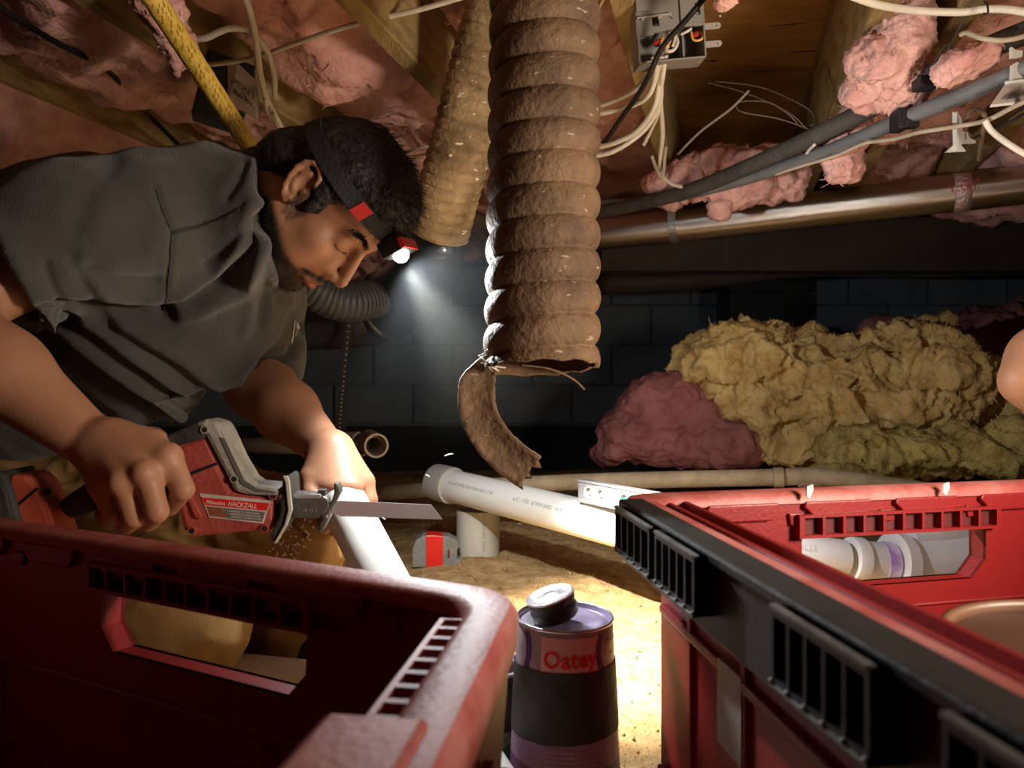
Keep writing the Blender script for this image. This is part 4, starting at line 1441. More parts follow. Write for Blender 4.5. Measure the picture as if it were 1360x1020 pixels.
for (r_, z) in ((R0 + .0008, .003), (R1 + .001, H)):
    m = MB()
    m.lathe([(r_ - .002, z - .002), (r_, z - .001), (r_ + .0006, z + .0005), (r_, z + .002), (r_ - .0015, z + .002), (r_ - .002, z - .002)], 72, M)
    m.build('rim', tinm, t, smooth=True)
m = MB(); m.lathe([(0, H - .004), (R1 - .014, H - .004), (R1 - .012, H - .0025), (R1 - .006, H - .0025), (R1 - .002, H - .004), (R1 - .001, H)], 72, M); m.build('can_top', tinp, t, auto=40)
m = MB()
zz = np.linspace(.34 * H, .75 * H, 8)
n = 80
rings = []
for i, z in enumerate(zz):
    rg = []
    for k_ in range(n):
        th = 2 * math.pi * k_ / n
        w_ = 0
        if i in (0, 7): w_ = .003 * math.sin(th * 1 + 2.2 + i) + .0015 * noise.noise(Vector((math.cos(th) * 3, math.sin(th) * 3, i)))
        rr_ = rad_at(z) + .0012 + .0004 * noise.noise(Vector((math.cos(th) * 5, math.sin(th) * 5, z * 60)))
        rg.append(m.bm.verts.new(M @ Vector((rr_ * math.cos(th), rr_ * math.sin(th), z + w_))))
    rings.append(rg)
for a_, b_ in zip(rings, rings[1:]):
    for k_ in range(n):
        m.bm.faces.new((a_[k_], a_[(k_ + 1) % n], b_[(k_ + 1) % n], b_[k_]))
m.build('tape_band', smear, t, smooth=True, label='dirty black tape band')
o2 = (M @ Vector((0, 0, H * .885)))
axs = axis
redp = mat('brand_red', (.80, .012, .008), .4)
purp = mat('label_purple', (.10, .03, .24), .45)
pinkp = mat('label_pink', (.62, .22, .22), .5)


def can_print(name, pts, mm, off=.0006, sgn=1):
    """polygon in (angle, height) on the can; angle 0 faces the camera, grows to the right"""
    m = MB(); vs = []
    for a_, z in pts:
        r_ = rad_at(z) + off
        th = a_ - math.pi / 2
        vs.append(m.bm.verts.new(M @ Vector((r_ * math.cos(th), r_ * math.sin(th), z))))
    m.bm.faces.new(vs); return m.build(name, mm, t)


def strip_print(name, a0, a1, z0, z1, mm, off, curve=0, n=10):
    m = MB(); pr = None
    for i in range(n + 1):
        z = z0 + (z1 - z0) * i / n
        s_ = curve * math.sin(math.pi * i / n)
        row = []
        nn = max(2, int((a1 - a0) / .08))
        for j in range(nn + 1):
            a_ = a0 + s_ + (a1 - a0) * j / nn
            th = a_ - math.pi / 2; r_ = rad_at(z) + off
            row.append(m.bm.verts.new(M @ Vector((r_ * math.cos(th), r_ * math.sin(th), z))))
        if pr:
            for j in range(nn): m.bm.faces.new((pr[j], pr[j + 1], row[j + 1], row[j]))
        pr = row
    return m.build(name, mm, t)


strip_print('label_panel', -.55, .66, .752 * H, .965 * H, mat('panel_salmon', (.80, .46, .42), .45), .0005)
strip_print('purple_arc', .66, .80, .752 * H, .97 * H, purp, .0008, -.10)
strip_print('purple_arc', -1.0, -.86, .752 * H, .97 * H, purp, .0008, .08)
v_, f_ = text_polys('Oatey', .027, .0007)
V_ = []
for x, y, z in v_:
    zc = .79 * H + y * .9 + x * .03
    th = x * .80 / .05 - .50 - math.pi / 2
    r_ = rad_at(zc) + .0011
    V_.append(tuple(M @ Vector((r_ * math.cos(th), r_ * math.sin(th), zc))))
me = bpy.data.meshes.new('lettering'); me.from_pydata(V_, [], f_); link('lettering', me, redp, t)


def can_text(body, size, a0, z0, mm):
    v_, f_ = text_polys(body, size); V_ = []
    for x, y, z in v_:
        zc = z0 + y; th = a0 + x / rad_at(zc) - math.pi / 2; r_ = rad_at(zc) + .0011
        V_.append(tuple(M @ Vector((r_ * math.cos(th), r_ * math.sin(th), zc))))
    me = bpy.data.meshes.new('lettering'); me.from_pydata(V_, [], f_); link('lettering', me, mm, t)


can_text('PRIMER', .0075, .85, .90 * H, ink)
can_text('No. 1', .0065, .95, .83 * H, ink)
can_text('32 FL OZ (946 mL)', .0062, .30, .055 * H, mat('pale_print', (.55, .45, .6), .5))
can_text('® ™', .011, -.55, .05 * H, MATS['pale_print'])
for q_ in range(5):
    can_text('DANGER EXTREMELY FLAMMABLE LIQUID AND VAPOR', .0036, -.45, (.30 - .027 * q_) * H, MATS['pale_print'])
# screw cap with brush, set at a tilt
capc = M @ Vector((-.010, -.012, H + .004))
CM = frame(capc, Vector((1, 0, .30)), Vector((0, 1, .08)))
m = MB()
m.lathe([(0, 0), (.0225, 0), (.0245, .002), (.0235, .006), (.0250, .010), (.0238, .014), (.0252, .018), (.0255, .0225), (.0240, .0235)], 48, CM)
m.build('screw_cap', mat('cap_dark', (.035, .028, .028), .5, bump=.8, bscale=60), t, auto=60, label='dark screw cap set askew')
m = MB()
m.lathe([(.0255, .0225), (.0258, .0245), (.0245, .0252), (.0225, .0242), (.011, .0240), (.010, .0248), (.0075, .0248), (.0068, .0240), (0, .0240)], 48, CM)
m.build('cap_top', mat('cap_silver', (.78, .76, .80), .3, metal=.6, bump=.5, bscale=80), t, auto=40, label='bright silver cap top')

t = thing('cement_can', 'smaller can with a silver cap half hidden behind the purple can and the crate', 'can')
M2 = Matrix.Translation((-.022, .885, gz(-.02, .885) - .003))
m = MB(); H2 = .118
m.lathe([(0, 0), (.040, 0), (.0415, .002), (.0415, H2 - .002), (.040, H2)], 56, M2)
m.build('can_body', smear, t, auto=40)
m = MB()
m.lathe([(.041, .012), (.0419, .0125), (.0419, .055), (.041, .0555)], 56, M2)
m.build('paper_label', mat('label_green', (.40, .40, .32), .6, col2=(.02, .12, .03), var=.04, scale=11), t, smooth=True)
m = MB(); m.lathe([(0, H2), (.036, H2 - .001), (.040, H2), (.0418, H2 + .001), (.0418, H2 - .002), (.039, H2 - .003)], 56, M2); m.build('can_top', tinp, t, auto=40)
m = MB(); m.lathe([(0, H2), (.022, H2), (.023, H2 + .018), (.022, H2 + .020)], 40, M2); m.build('screw_cap', MATS['cap_dark'], t, auto=50)
m = MB(); m.lathe([(.0222, H2 + .0195), (.0234, H2 + .021), (.0225, H2 + .0225), (.019, H2 + .0215), (.009, H2 + .0212), (0, H2 + .0212)], 40, M2); m.build('cap_top', MATS['cap_silver'], t, auto=40)

# ================================================================ CRATES
redc = mat('crate_red', (.225, .008, .009), .42, col2=(.285, .014, .014), var=.3, scale=6, bump=.1, bscale=240)
redw = mat('crate_red_scuffed_lit', (.36, .058, .050), .5, col2=(.46, .16, .14), var=.15, scale=28, bump=.15, bscale=200)  # scuffed red, made paler to carry the lamplight on the rims
blackp = mat('crate_black', (.016, .016, .017), .42, col2=(.035, .035, .035), var=.25, scale=30, bump=.15, bscale=200)


def wall_frame(a, b, z, inward):
    """x from a to b along the rim, y up from the rim, z towards the inside"""
    a = Vector((a[0], a[1], z)); b = Vector((b[0], b[1], z))
    M = frame(a, b - a, (0, 0, 1))
    flip = (M.to_3x3() @ Vector((0, 0, 1))).dot(Vector((inward[0], inward[1], 0)) - Vector((a.x, a.y, 0))) < 0
    return M, (b - a).length, flip


def crate(label, FL, FR, NR, NL, zt, zb, holes, group, body=None):
    root = thing('storage_crate', label, 'crate', group)
    c = (sum(p[0] for p in (FL, FR, NR, NL)) / 4, sum(p[1] for p in (FL, FR, NR, NL)) / 4)
    TH = .022
    H = zt - zb
    BF = body or (FL, FR, NR, NL)
    for wi, (a, b) in enumerate(((BF[0], BF[1]), (BF[1], BF[2]), (BF[2], BF[3]), (BF[3], BF[0]))):
        # run every wall so that its inside is +z
        M, L, flip = wall_frame(a, b, zt, c)
        if flip:
            a, b = b, a
            M, L, flip = wall_frame(a, b, zt, c)
        hole = holes.get(wi)
        R = .035
        outer = [(0, -H), (L, -H), (L, -.004), (0, -.004)]
        hs = []
        if hole:
            h0, h1, ht, hb = hole
            if wi == 0 and M is None: pass
            ch = (hb - ht) * .38
            hs = [[(h0, -ht), (h1, -ht), (h1, -hb + ch), (h1 - ch * .9, -hb), (h0 + ch * .9, -hb), (h0, -hb + ch)]]
        m = MB()
        m.plate(outer, hs, -TH / 2, -TH / 2 + .004, M)              # outer skin
        m.plate(outer, hs, TH / 2 - .004, TH / 2, M)                # inner skin
        if hole:
            h = hs[0]
            for i in range(len(h)):
                p, q = h[i], h[(i + 1) % len(h)]
                vs = [m.bm.verts.new(M @ Vector(v)) for v in ((p[0], p[1], -TH / 2), (q[0], q[1], -TH / 2), (q[0], q[1], TH / 2), (p[0], p[1], TH / 2))]
                m.bm.faces.new(vs)
        m.build('side_wall', redc, root)
        # horizontal ledges and upright ribs outside, shallow panel lines inside
        m = MB()
        m.box((.012, -.108, -TH / 2 - .006), (L - .012, -.100, -TH / 2 + .001), M)
        m.box((.012, -.262 if H > .27 else -H + .01, -TH / 2 - .008), (L - .012, -.250 if H > .27 else -H + .02, -TH / 2 + .001), M)
        m.box((.012, -.118 - .004, TH / 2 - .001), (L - .012, -.118, TH / 2 + .003), M)
        m.build('ledge', redc, root, bev=.002)
        for x in (.06, .10, L - .10, L - .06) if hole else (.09, .20, L - .20, L - .09):
            m = MB()
            m.box((x - .004, -H + .002, -TH / 2 - .005), (x + .004, -.06, -TH / 2 + .001), M)
            m.box((x - .002, -H + .002, TH / 2 - .001), (x + .002, -.118, TH / 2 + .0025), M)
            m.build('upright_rib', redc, root, bev=.001)
        # handle pockets under the rim
        if hole:
            n = 10
            w = (h1 - h0 + .01) / n
            m = MB()
            y0, y1 = -ht + .003, -ht + .023
            pk = []
            for i in range(n):
                x0 = h0 - .005 + i * w
                pk.append([(x0 + .0015, y0 + .002), (x0 + w - .0015, y0 + .002), (x0 + w - .0015, y1 - .001), (x0 + .0015, y1 - .001)])
            m.plate([(h0 - .009, y0 - .001), (h1 + .009, y0 - .001), (h1 + .009, y1 + .002), (h0 - .009, y1 + .002)], pk, TH / 2 - .002, TH / 2 + .010, M)
            m.build('pocket_grid', redc, root)
            dkr = mat('pocket_painted_shade', (.10, .004, .005), .6)  # darker red puts the pockets' shade into the colour
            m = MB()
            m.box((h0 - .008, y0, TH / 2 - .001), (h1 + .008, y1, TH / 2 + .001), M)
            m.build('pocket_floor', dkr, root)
        # scalloped lip under the rim
        m = MB()
        x = .03
        while x < L - .125:
            w = .075
            m.plate([(x, -.009), (x + w, -.009), (x + w, -.016), (x + w - .007, -.026), (x + .012, -.026), (x - .002, -.014)], [], TH / 2 - .001, TH / 2 + .006, M)
            m.plate([(x + w + .012, -.02), (x + w + .03, -.02), (x + w + .028, -.032), (x + w + .014, -.032)], [], TH / 2 - .001, TH / 2 + .004, M)
            x += .105
        m.build('rim_lip', redc, root, bev=.0015)
    # the rim: one rounded band with soft corners
    def inset(P4, e):
        # corners pushed outwards (e>0) from the centre line
        out = []
        n = len(P4)
        for i in range(n):
            p0, p1, p2 = Vector(P4[i - 1]), Vector(P4[i]), Vector(P4[(i + 1) % n])
            d1 = (p1 - p0).normalized(); d2 = (p2 - p1).normalized()
            n1 = Vector((d1.y, -d1.x)); n2 = Vector((d2.y, -d2.x))
            if n1.dot(p1 - Vector(c)) < 0: n1, n2 = -n1, -n2
            b_ = (n1 + n2).normalized()
            out.append(p1 + b_ * e / max(.3, b_.dot(n1)))
        return out
    def rounded(P4, r, n=6):
        out = []
        for i in range(len(P4)):
            p0, p1, p2 = P4[i - 1], P4[i], P4[(i + 1) % len(P4)]
            a_ = p1 + (p0 - p1).normalized() * r; b_ = p1 + (p2 - p1).normalized() * r
            for k in range(n + 1):
                t_ = k / n
                out.append(a_ * (1 - t_) ** 2 + p1 * 2 * t_ * (1 - t_) + b_ * t_ * t_)
        return out
    base = [Vector(p) for p in (FL, FR, NR, NL)]
    prof = [(.013, -.030), (.016, -.026), (.0165, -.006), (.012, .001), (-.008, .001), (-.0135, -.003), (-.0145, -.010), (-.0125, -.011), (-.009, -.006), (.010, -.006), (.012, -.030)]
    m = MB(); rows = []
    for e, z in prof:
        lp = rounded(inset(base, e), .034)
        rows.append([m.bm.verts.new((p.x, p.y, zt + z + .0012 * noise.noise(Vector((p.x * 30, p.y * 30, e * 90))))) for p in lp])
    n = len(rows[0])
    for i in range(len(rows)):
        a_, b_ = rows[i], rows[(i + 1) % len(rows)]
        for k in range(n):
            m.bm.faces.new((a_[k], a_[(k + 1) % n], b_[(k + 1) % n], b_[k]))
    m.build('rim', redw, root, auto=50)
    m = MB()
    vs = [m.bm.verts.new((p.x, p.y, zb + .01)) for p in rounded([Vector(p) for p in BF], .01)]
    m.bm.faces.new(vs)
    o = m.build('crate_floor', redc, root); md = o.modifiers.new('t', 'SOLIDIFY'); md.thickness = .006
    return root


def uv_of(px, py, A, Bp, zt):
    """where the sight line through px meets the upright wall A-B: distance from A, height below the rim"""
    A, Bp = Vector(A), Vector(Bp)
    d = (Bp - A); L = d.length
    k = (px - 680) / 1000
    t_ = (k * A.y - A.x) / (d.x - k * d.y)
    y = A.y + d.y * t_
    return t_ * L, zt - (CZ + (510 - py) / 1000 * y)


# left crate
LFL, LFR, LNR, LNL = (-.56, .765), (-.010, .478), (-.062, .11), (-.63, .30)
ZL = .285
u0, _ = uv_of(152, 830, LFL, LFR, ZL); u1, _ = uv_of(424, 830, LFL, LFR, ZL)
_, v0 = uv_of(285, 806, LFL, LFR, ZL); _, v1 = uv_of(285, 888, LFL, LFR, ZL)
print('left hole', u0, u1, v0, v1)
LC = (Vector(LFR) - Vector(LFL)).length
# the wall is run so that the inside is +z: from FR to FL or FL to FR, mirror the hole accordingly
Mtest, Lw, fl = wall_frame(LFL, LFR, ZL, (-.3, .4))
hl = (u0, u1, v0, v1) if not fl else (LC - u1, LC - u0, v0, v1)
lc = crate('red plastic crate at lower left with a scuffed rim painted pale as if lit', LFL, LFR, LNR, LNL, ZL, .0, {0: hl}, None)
# right crate
RFL, RFR, RNR, RNL = (.118, .715), (.672, .850), (.72, .17), (.195, .07)
ZR = .313
RBL = (.118 + .036, .715 + .0085)
u0, _ = uv_of(1056, 740, RBL, RFR, ZR); u1, _ = uv_of(1298, 740, RBL, RFR, ZR)
_, v0 = uv_of(1176, 706, RFL, RFR, ZR); _, v1 = uv_of(1176, 772, RFL, RFR, ZR)
print('right hole', u0, u1, v0, v1)
LC = (Vector(RFR) - Vector(RBL)).length
Mtest, Lw, fl = wall_frame(RBL, RFR, ZR, (.4, .4))
hr = (u0, u1, v0, v1) if not fl else (LC - u1, LC - u0, v0, v1)
rc = crate('red plastic crate at lower right with black side rail and slotted cleats', RFL, RFR, RNR, RNL, ZR, .0, {0: hr}, None, body=(RBL, RFR, RNR, (RNL[0] + .030, RNL[1])))

# black rail and cleats along the left side of the right crate
A, Bp = Vector((*RFL, ZR)), Vector((*RNL, ZR))
RM = frame(A, Bp - A, (0, 0, 1))
side = RM.to_3x3() @ Vector((0, 0, 1))
if side.x > 0:
    RM = RM @ Matrix.Scale(-1, 4, (0, 0, 1))
T0 = .011
m = MB()
m.box((.02, -.056, T0), (.64, -.003, T0 + .006), RM)
m.build('side_rail', blackp, rc, bev=.001, label='black side rail')
m = MB(); m.box((.01, -.054, T0 - .034), (.65, -.006, T0 - .001), RM); m.build('rail_backing', redc, rc)
m = MB()
m.box((.02, -.006, T0 - .012), (.64, .0015, T0 + .012), RM)
m.build('rail_top', blackp, rc, bev=.002)
ylen = (Bp - A).length / abs(Bp.y - A.y)


def cleat(y0, y1, wd=.013, nrib=4, top=-.002, bot=-.040):
    x0, x1 = (A.y - y0) * ylen, (A.y - y1) * ylen
    z0, z1 = T0 + .006, T0 + wd + .008
    m = MB()
    n = nrib + 1
    w = (x1 - x0 - .004) / n
    slots = [[(x0 + .002 + w * i + .0012, bot + .004), (x0 + .002 + w * (i + 1) - .0012, bot + .004), (x0 + .002 + w * (i + 1) - .0012, top - .004), (x0 + .002 + w * i + .0012, top - .004)] for i in range(n)]
    m.plate([(x0, bot), (x1, bot), (x1, top), (x0, top)], slots, z0 + .003, z1, RM)
    m.box((x0, bot, T0), (x0 + .002, top, z1 - .001), RM)
    m.box((x1 - .002, bot, T0), (x1, top, z1 - .001), RM)
    m.box((x0, top - .003, T0), (x1, top, z1 - .001), RM)
    m.box((x0, bot, T0), (x1, bot + .003, z1 - .001), RM)
    c_ = m.build('cleat', blackp, rc)
    mb = mat('slot_back', (.004, .004, .004), .8)
    m = MB(); m.box((x0 + .002, bot + .003, T0 + .004), (x1 - .002, top - .003, z0 + .001), RM); m.build('slot_back', mb, c_)
    m = MB()
    for i in range(n + 1):
        cc = RM @ Vector((x0 + .002 + w * i, bot + .002, z1))
        m.lathe([(0, .0018), (.0014, .0008), (.0018, 0), (.0014, -.0008), (0, -.0018)], 8, Matrix.Translation(cc))
    m.build('rib_end', mat('pale_plastic', (.22, .22, .21), .35), c_, smooth=True)  # lighter grey beads at the rib ends
    m = MB()
    m.box((x0, top - .001, z1 - .003), (x1, top + .0015, z1 + .001), RM)
    m.box((x0, bot - .001, z1 - .002), (x1, bot + .001, z1 + .001), RM)
    m.build('pale_edge', mat('pale_black', (.075, .075, .07), .4, col2=(.16, .16, .15), var=.15, scale=60), c_, bev=.0006)  # lighter grey strips along the cleat's front edges
    return c_


cleat(.672, .572); cleat(.558, .478); cleat(.374, .292); cleat(.252, .17)
# label pocket on the outer face
m = MB()
xa, xb = (A.y - .562) * ylen, (A.y - .520) * ylen
m.box((xa, -.160, T0 - .036), (xb, -.097, T0 - .0285), RM)
m.build('label_strip', mat('label_strip_grey', (.30, .26, .25), .35, bump=.5, bscale=60), rc, label='greyish plastic label strip')
m = MB()
for (px, py) in ((1057, 650), (1234, 647)):
    u, v = uv_of(px, py, RFL, RFR, ZR)
    m.box((u - .004, -v - .008, .0), (u + .003, -v + .007, .0), Matrix.Identity(4)) if False else None
m.bm.free()
for (px, py) in ((1057, 650), (1234, 647)):
    u, v = uv_of(px, py, RFL, RFR, ZR)
    dd = (Vector(RFR) - Vector(RFL)).normalized()
    p = Vector(RFL) + dd * u
    c = Vector((p.x, p.y, ZR - v)) + Vector((dd.y, -dd.x, 0)) * .0225
    m = MB()
    FMm = frame(c, (dd.x, dd.y, 0), (0, 0, 1))
    m.plate([(-.0035, .006), (.003, .008), (.0035, .002), (-.001, -.006), (-.004, -.003)], [], -.001, .001, FMm)
    m.build('rim_glint', mat('glint_white', (.75, .66, .62), .4), rc)  # small white plates standing in for highlights on the rim
# near-left crate: side rim with ribbed strip and latch block on its right wall
A, Bp = Vector((*LFR, ZL)), Vector((*LNR, ZL))
RM = frame(A, Bp - A, (0, 0, 1))
ins = RM.to_3x3() @ Vector((0, 0, 1))
if ins.x > 0: RM = RM @ Matrix.Scale(-1, 4, (0, 0, 1))     # +z points into the left crate
m = MB()
x0, x1 = .035, .185
n = 9
slots = []
w = (x1 - x0) / n
slots = [[(x0 + w * i + .002, .013), (x0 + w * (i + 1) - .002, .013), (x0 + w * (i + 1) - .002, .025), (x0 + w * i + .002, .025)] for i in range(n)]
SM = RM @ Matrix.Translation((0, .0, 0)) @ Matrix.Rotation(math.pi / 2, 4, 'X') @ Matrix.Scale(1, 4)
m.plate([(x0, .010), (x1, .010), (x1, .028), (x0, .028)], slots, .004, .016, RM @ Matrix(((1, 0, 0, 0), (0, 0, -1, 0), (0, 1, 0, 0), (0, 0, 0, 1))))
m.build('rib_strip', redw, lc)
m = MB(); m.box((x0 - .01, -.055, .008), (x1, -.016, .013), RM); m.box((x0 - .01, -.055, .024), (x1, -.018, .028), RM); m.build('grip_wall', redc, lc, bev=.001)
m = MB(); m.box((.182, -.05, -.004), (.245, .004, .040), RM); m.build('latch_block', redw, lc, bev=.004, label='scuffed latch block painted pale as if lit')

# the left crate's walls draw in towards its foot
cx, cy = -.32, .42
for ch in lc.children:
    for v in ch.data.vertices:
        s_ = 1 - .075 * max(0, ZL - .03 - v.co.z) / ZL
        v.co.x = cx + (v.co.x - cx) * s_
        v.co.y = cy + (v.co.y - cy) * s_
# tub inside the right crate
t = thing('round_tub', 'tan round tub standing inside the right crate', 'tub')
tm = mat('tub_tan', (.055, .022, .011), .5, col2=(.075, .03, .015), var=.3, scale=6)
M3 = Matrix.Translation((.364, .44, .022))
m = MB(); m.lathe([(0, 0), (.088, 0), (.094, .18), (.097, .238), (.095, .238), (.090, .18), (.085, .004), (0, .004)], 64, M3); m.build('tub_wall', tm, t, auto=40)
m = MB(); m.lathe([(.095, .236), (.0995, .236), (.101, .240), (.0995, .244), (.095, .244), (.0935, .240), (.095, .236)], 64, M3); m.build('tub_rim', mat('tub_rim_tan', (.15, .07, .035), .45), t, smooth=True)
m = MB(); m.lathe([(0, .232), (.0935, .232), (.0935, .236), (0, .236)], 64, M3); m.build('lid', tm, t, auto=40)
# ================================================================ THE MAN WITH THE SAW
HF = Vector((.4413, .0270, -.8970)).normalized()
HU = Vector((.8810, -.2028, .4273)); HU = (HU - HF * HU.dot(HF)).normalized()
HL = HU.cross(HF).normalized()
HT = Vector((-.248, 1.0094, .6749))
HS = .97
HR = np.array([[HF[i], HL[i], HU[i]] for i in range(3)])


def Hd(x, y, z):
    return HT + (HF * x + HL * y + HU * z) * HS


BH = .0026
body = SDF((-.92, .66, .10), (-.06, 1.46, .84), BH)


def bc(a, b, ra, rb=None, k=.012, op='add'):
    body.cap(tuple(a), tuple(b), ra, rb, k, op)


def be(x, y, z, rx, ry, rz, k=.008, op='add', rot=0):
    R = HR if not rot else HR @ np.array(Matrix.Rotation(rot, 3, 'Y'))
    body.ell(tuple(Hd(x, y, z)), (rx * HS, ry * HS, rz * HS), R, k, op)


# torso core, hidden under the shirt, keeps the figure one piece
NB = P(300, 296, 1.06)
CH = P(240, 370, 1.10)
bc(NB, CH, .07, .08, .03)
bc(CH, P(60, 450, 1.18), .08, .09, .03)
bc(P(180, 300, .98), NB, .05, .06, .03)
bc(P(180, 305, .98), P(40, 352, .90), .046, .042, .03)
bc(P(40, 352, .90), P(-75, 412, .83), .042, .045, .03)
# right forearm (near the camera) and hand
EL, WR = P(-78, 430, .82), P(122, 588, .815)
bc(EL, EL.lerp(WR, .4), .046, .0445, .02)
bc(EL.lerp(WR, .4), WR, .0445, .0275, .02)
# neck
bc(NB, Hd(-.030, 0, -.035), .060, .056, .02)
bc(P(330, 335, 1.03), Hd(.02, 0, -.07), .050, .035, .03)
# skull and face
be(.000, 0, .036, .078, .072, .076, .01)
be(.028, 0, .040, .060, .064, .058, .02)
be(.030, 0, -.030, .058, .058, .066, .02)
for s in (-1, 1):
    be(.056, s * .044, -.024, .024, .020, .020, .014)
    bc(Hd(-.004, s * .055, -.042), Hd(.058, s * .024, -.098), .020, .018, .018)
    bc(Hd(.086, 0, .024), Hd(.074, s * .038, .022), .0115, .010, .012)
be(.074, 0, -.103, .021, .024, .019, .014)
be(.070, 0, -.072, .029, .030, .028, .014)
# eye sockets, lids
for s in (-1, 1):
    be(.0965, s * .031, .001, .0105, .017, .0115, .010, 'cut')
    be(.0715, s * .0310, -.001, .0145, .0165, .0140, .007)
    bc(Hd(.0855, s * .019, -.004), Hd(.079, s * .045, -.003), .0020, .0016, .003)
# nose
bc(Hd(.088, 0, .012), Hd(.1140, 0, -.036), .0078, .0092, .008)
be(.1135, 0, -.040, .0092, .0095, .0085, .005)
for s in (-1, 1):
    be(.103, s * .0115, -.043, .0098, .0060, .0070, .005)
    be(.110, s * .0078, -.0525, .0052, .0032, .0035, .002, 'cut')
bc(Hd(.100, 0, -.052), Hd(.0985, 0, -.062), .0045, .0045, .005)
for s in (-1, 1):
    be(.078, s * .018, -.036, .020, .018, .026, .014)
    be(.046, s * .036, -.052, .030, .023, .034, .018)
# lips
for s in (-1, 1):
    bc(Hd(.1015, s * .004, -.0685), Hd(.090, s * .0235, -.0735), .0052, .0024, .003)
    bc(Hd(.0995, s * .002, -.0795), Hd(.090, s * .0225, -.0745), .0060, .0024, .003)
bc(Hd(.1050, 0, -.0742), Hd(.0945, .024, -.0745), .0016, .0010, .002, 'cut')
bc(Hd(.1050, 0, -.0742), Hd(.0945, -.024, -.0745), .0016, .0010, .002, 'cut')
be(.0975, 0, -.0905, .006, .012, .004, .006, 'cut')
# ears
for s in (-1, 1):
    be(-.002, s * .076, -.001, .0185, .0060, .0305, .004, rot=-.30)
    be(.003, s * .0825, .004, .0105, .0055, .0165, .004, 'cut', rot=-.30)
    rim = [(.010, .017), (.006, .027), (-.004, .032), (-.015, .030), (-.022, .020), (-.0225, .007), (-.018, -.006), (-.011, -.018), (-.003, -.026), (.004, -.027), (.0065, -.020)]
    for p, q in zip(rim, rim[1:]):
        bc(Hd(p[0], s * .0815, p[1]), Hd(q[0], s * .0815, q[1]), .0036, .0036, .002)
    inner = [(-.006, .018), (-.012, .008), (-.010, -.004), (-.003, -.012)]
    for p, q in zip(inner, inner[1:]):
        bc(Hd(p[0], s * .0805, p[1]), Hd(q[0], s * .0805, q[1]), .0030, .0030, .002)
    be(.0085, s * .0785, -.003, .0032, .0045, .0060, .003)
    be(-.001, s * .078, -.026, .0070, .0048, .0070, .004)

# right hand: fist round the grip of the saw
hd = -.0
mcp = [P(224, 606, .792), P(194, 628, .775), P(163, 640, .775), P(136, 645, .79)]
pip = [P(243, 650, .787), P(208, 679, .772), P(178, 686, .775), P(150, 683, .79)]
dip = [P(225, 672, .82), P(196, 692, .808), P(168, 696, .81), P(144, 692, .82)]
tip = [P(205, 662, .845), P(182, 682, .835), P(157, 686, .835), P(136, 682, .84)]
fr = [.0118, .0120, .0115, .0102]
HB = P(128, 596, .815)
for i in range(4):
    base_ = P(128 + (3 - i) * 7, 582 + (i) * 7, .815 - .008)
    bc(base_, mcp[i], .021 if i < 3 else .019, .0145, .014)
    bc(mcp[i], pip[i], .0132, fr[i], .004)
    bc(pip[i], dip[i], fr[i], fr[i] * .93, .002)
    bc(dip[i], tip[i], fr[i] * .93, fr[i] * .82, .002)
bc(P(150, 585, .825), P(205, 588, .815), .020, .015, .014)       # web of the thumb
bc(P(160, 580, .84), P(205, 582, .862), .016, .0125, .01)
bc(P(205, 582, .862), P(232, 602, .878), .0125, .0115, .003)
bc(P(232, 602, .878), P(238, 625, .872), .0115, .0095, .002)
for i in range(3):                                               # tendons and knuckles
    bc(P(150 + (2 - i) * 10, 592 + 6 * i, .788), mcp[i] + Vector((0, -.0085, .002)), .003, .0035, .010)
    body.ell(tuple(mcp[i] + Vector((0, -.006, 0))), (.010, .010, .010), None, .008)

# left arm and hand, beyond the pipe
bc(P(262, 430, 1.20), P(325, 470, 1.2), .06, .055, .03)
LE, LW = P(345, 512, 1.17), P(431, 594, 1.045)
bc(P(325, 460, 1.2), LE, .052, .050, .03)
bc(LE, LE.lerp(LW, .45), .050, .044, .02)
bc(LE.lerp(LW, .45), LW, .044, .0275, .02)
lm = [P(483, 640, 1.02), P(466, 648, .995), P(446, 648, .99), P(428, 644, .995)]
for i, q in enumerate(lm):
    bc(P(436 + (3 - i) * 4, 600, 1.035), q, .023, .0155, .014)
lpip = [P(489, 668, 1.045), P(474, 676, 1.05), P(456, 680, 1.05), P(440, 676, 1.05)]
ltip = [P(480, 692, 1.055), P(462, 702, 1.045), P(446, 704, 1.04), P(432, 700, 1.035)]
bc(lm[0], P(490, 664, 1.012), .0135, .0118, .004)
bc(P(490, 664, 1.012), P(482, 690, 1.018), .0118, .0102, .002)
for i in (1, 2, 3):
    bc(lm[i], lpip[i], .0125, .0112, .004)
    bc(lpip[i], ltip[i], .0112, .0095, .002)
bc(P(432, 602, 1.03), P(412, 634, 1.0), .021, .0145, .012)
bc(P(412, 634, 1.0), P(413, 654, .985), .0135, .0118, .004)
bc(P(413, 654, .985), P(424, 668, .975), .0118, .0098, .002)

V, Q = body.mesh()
V = relax(V, Q, 1, .35)
# skin tone map: 1 = stubble / brow-dark, separate channel for lips
loc = (V - np.array(HT)) @ HR / HS
x, y, z = loc.T
near = (np.abs(x) < .16) & (np.abs(y) < .1) & (np.abs(z) < .15)


def ss(a, b, t):
    t = np.clip((t - a) / (b - a), 0, 1)
    return t * t * (3 - 2 * t)


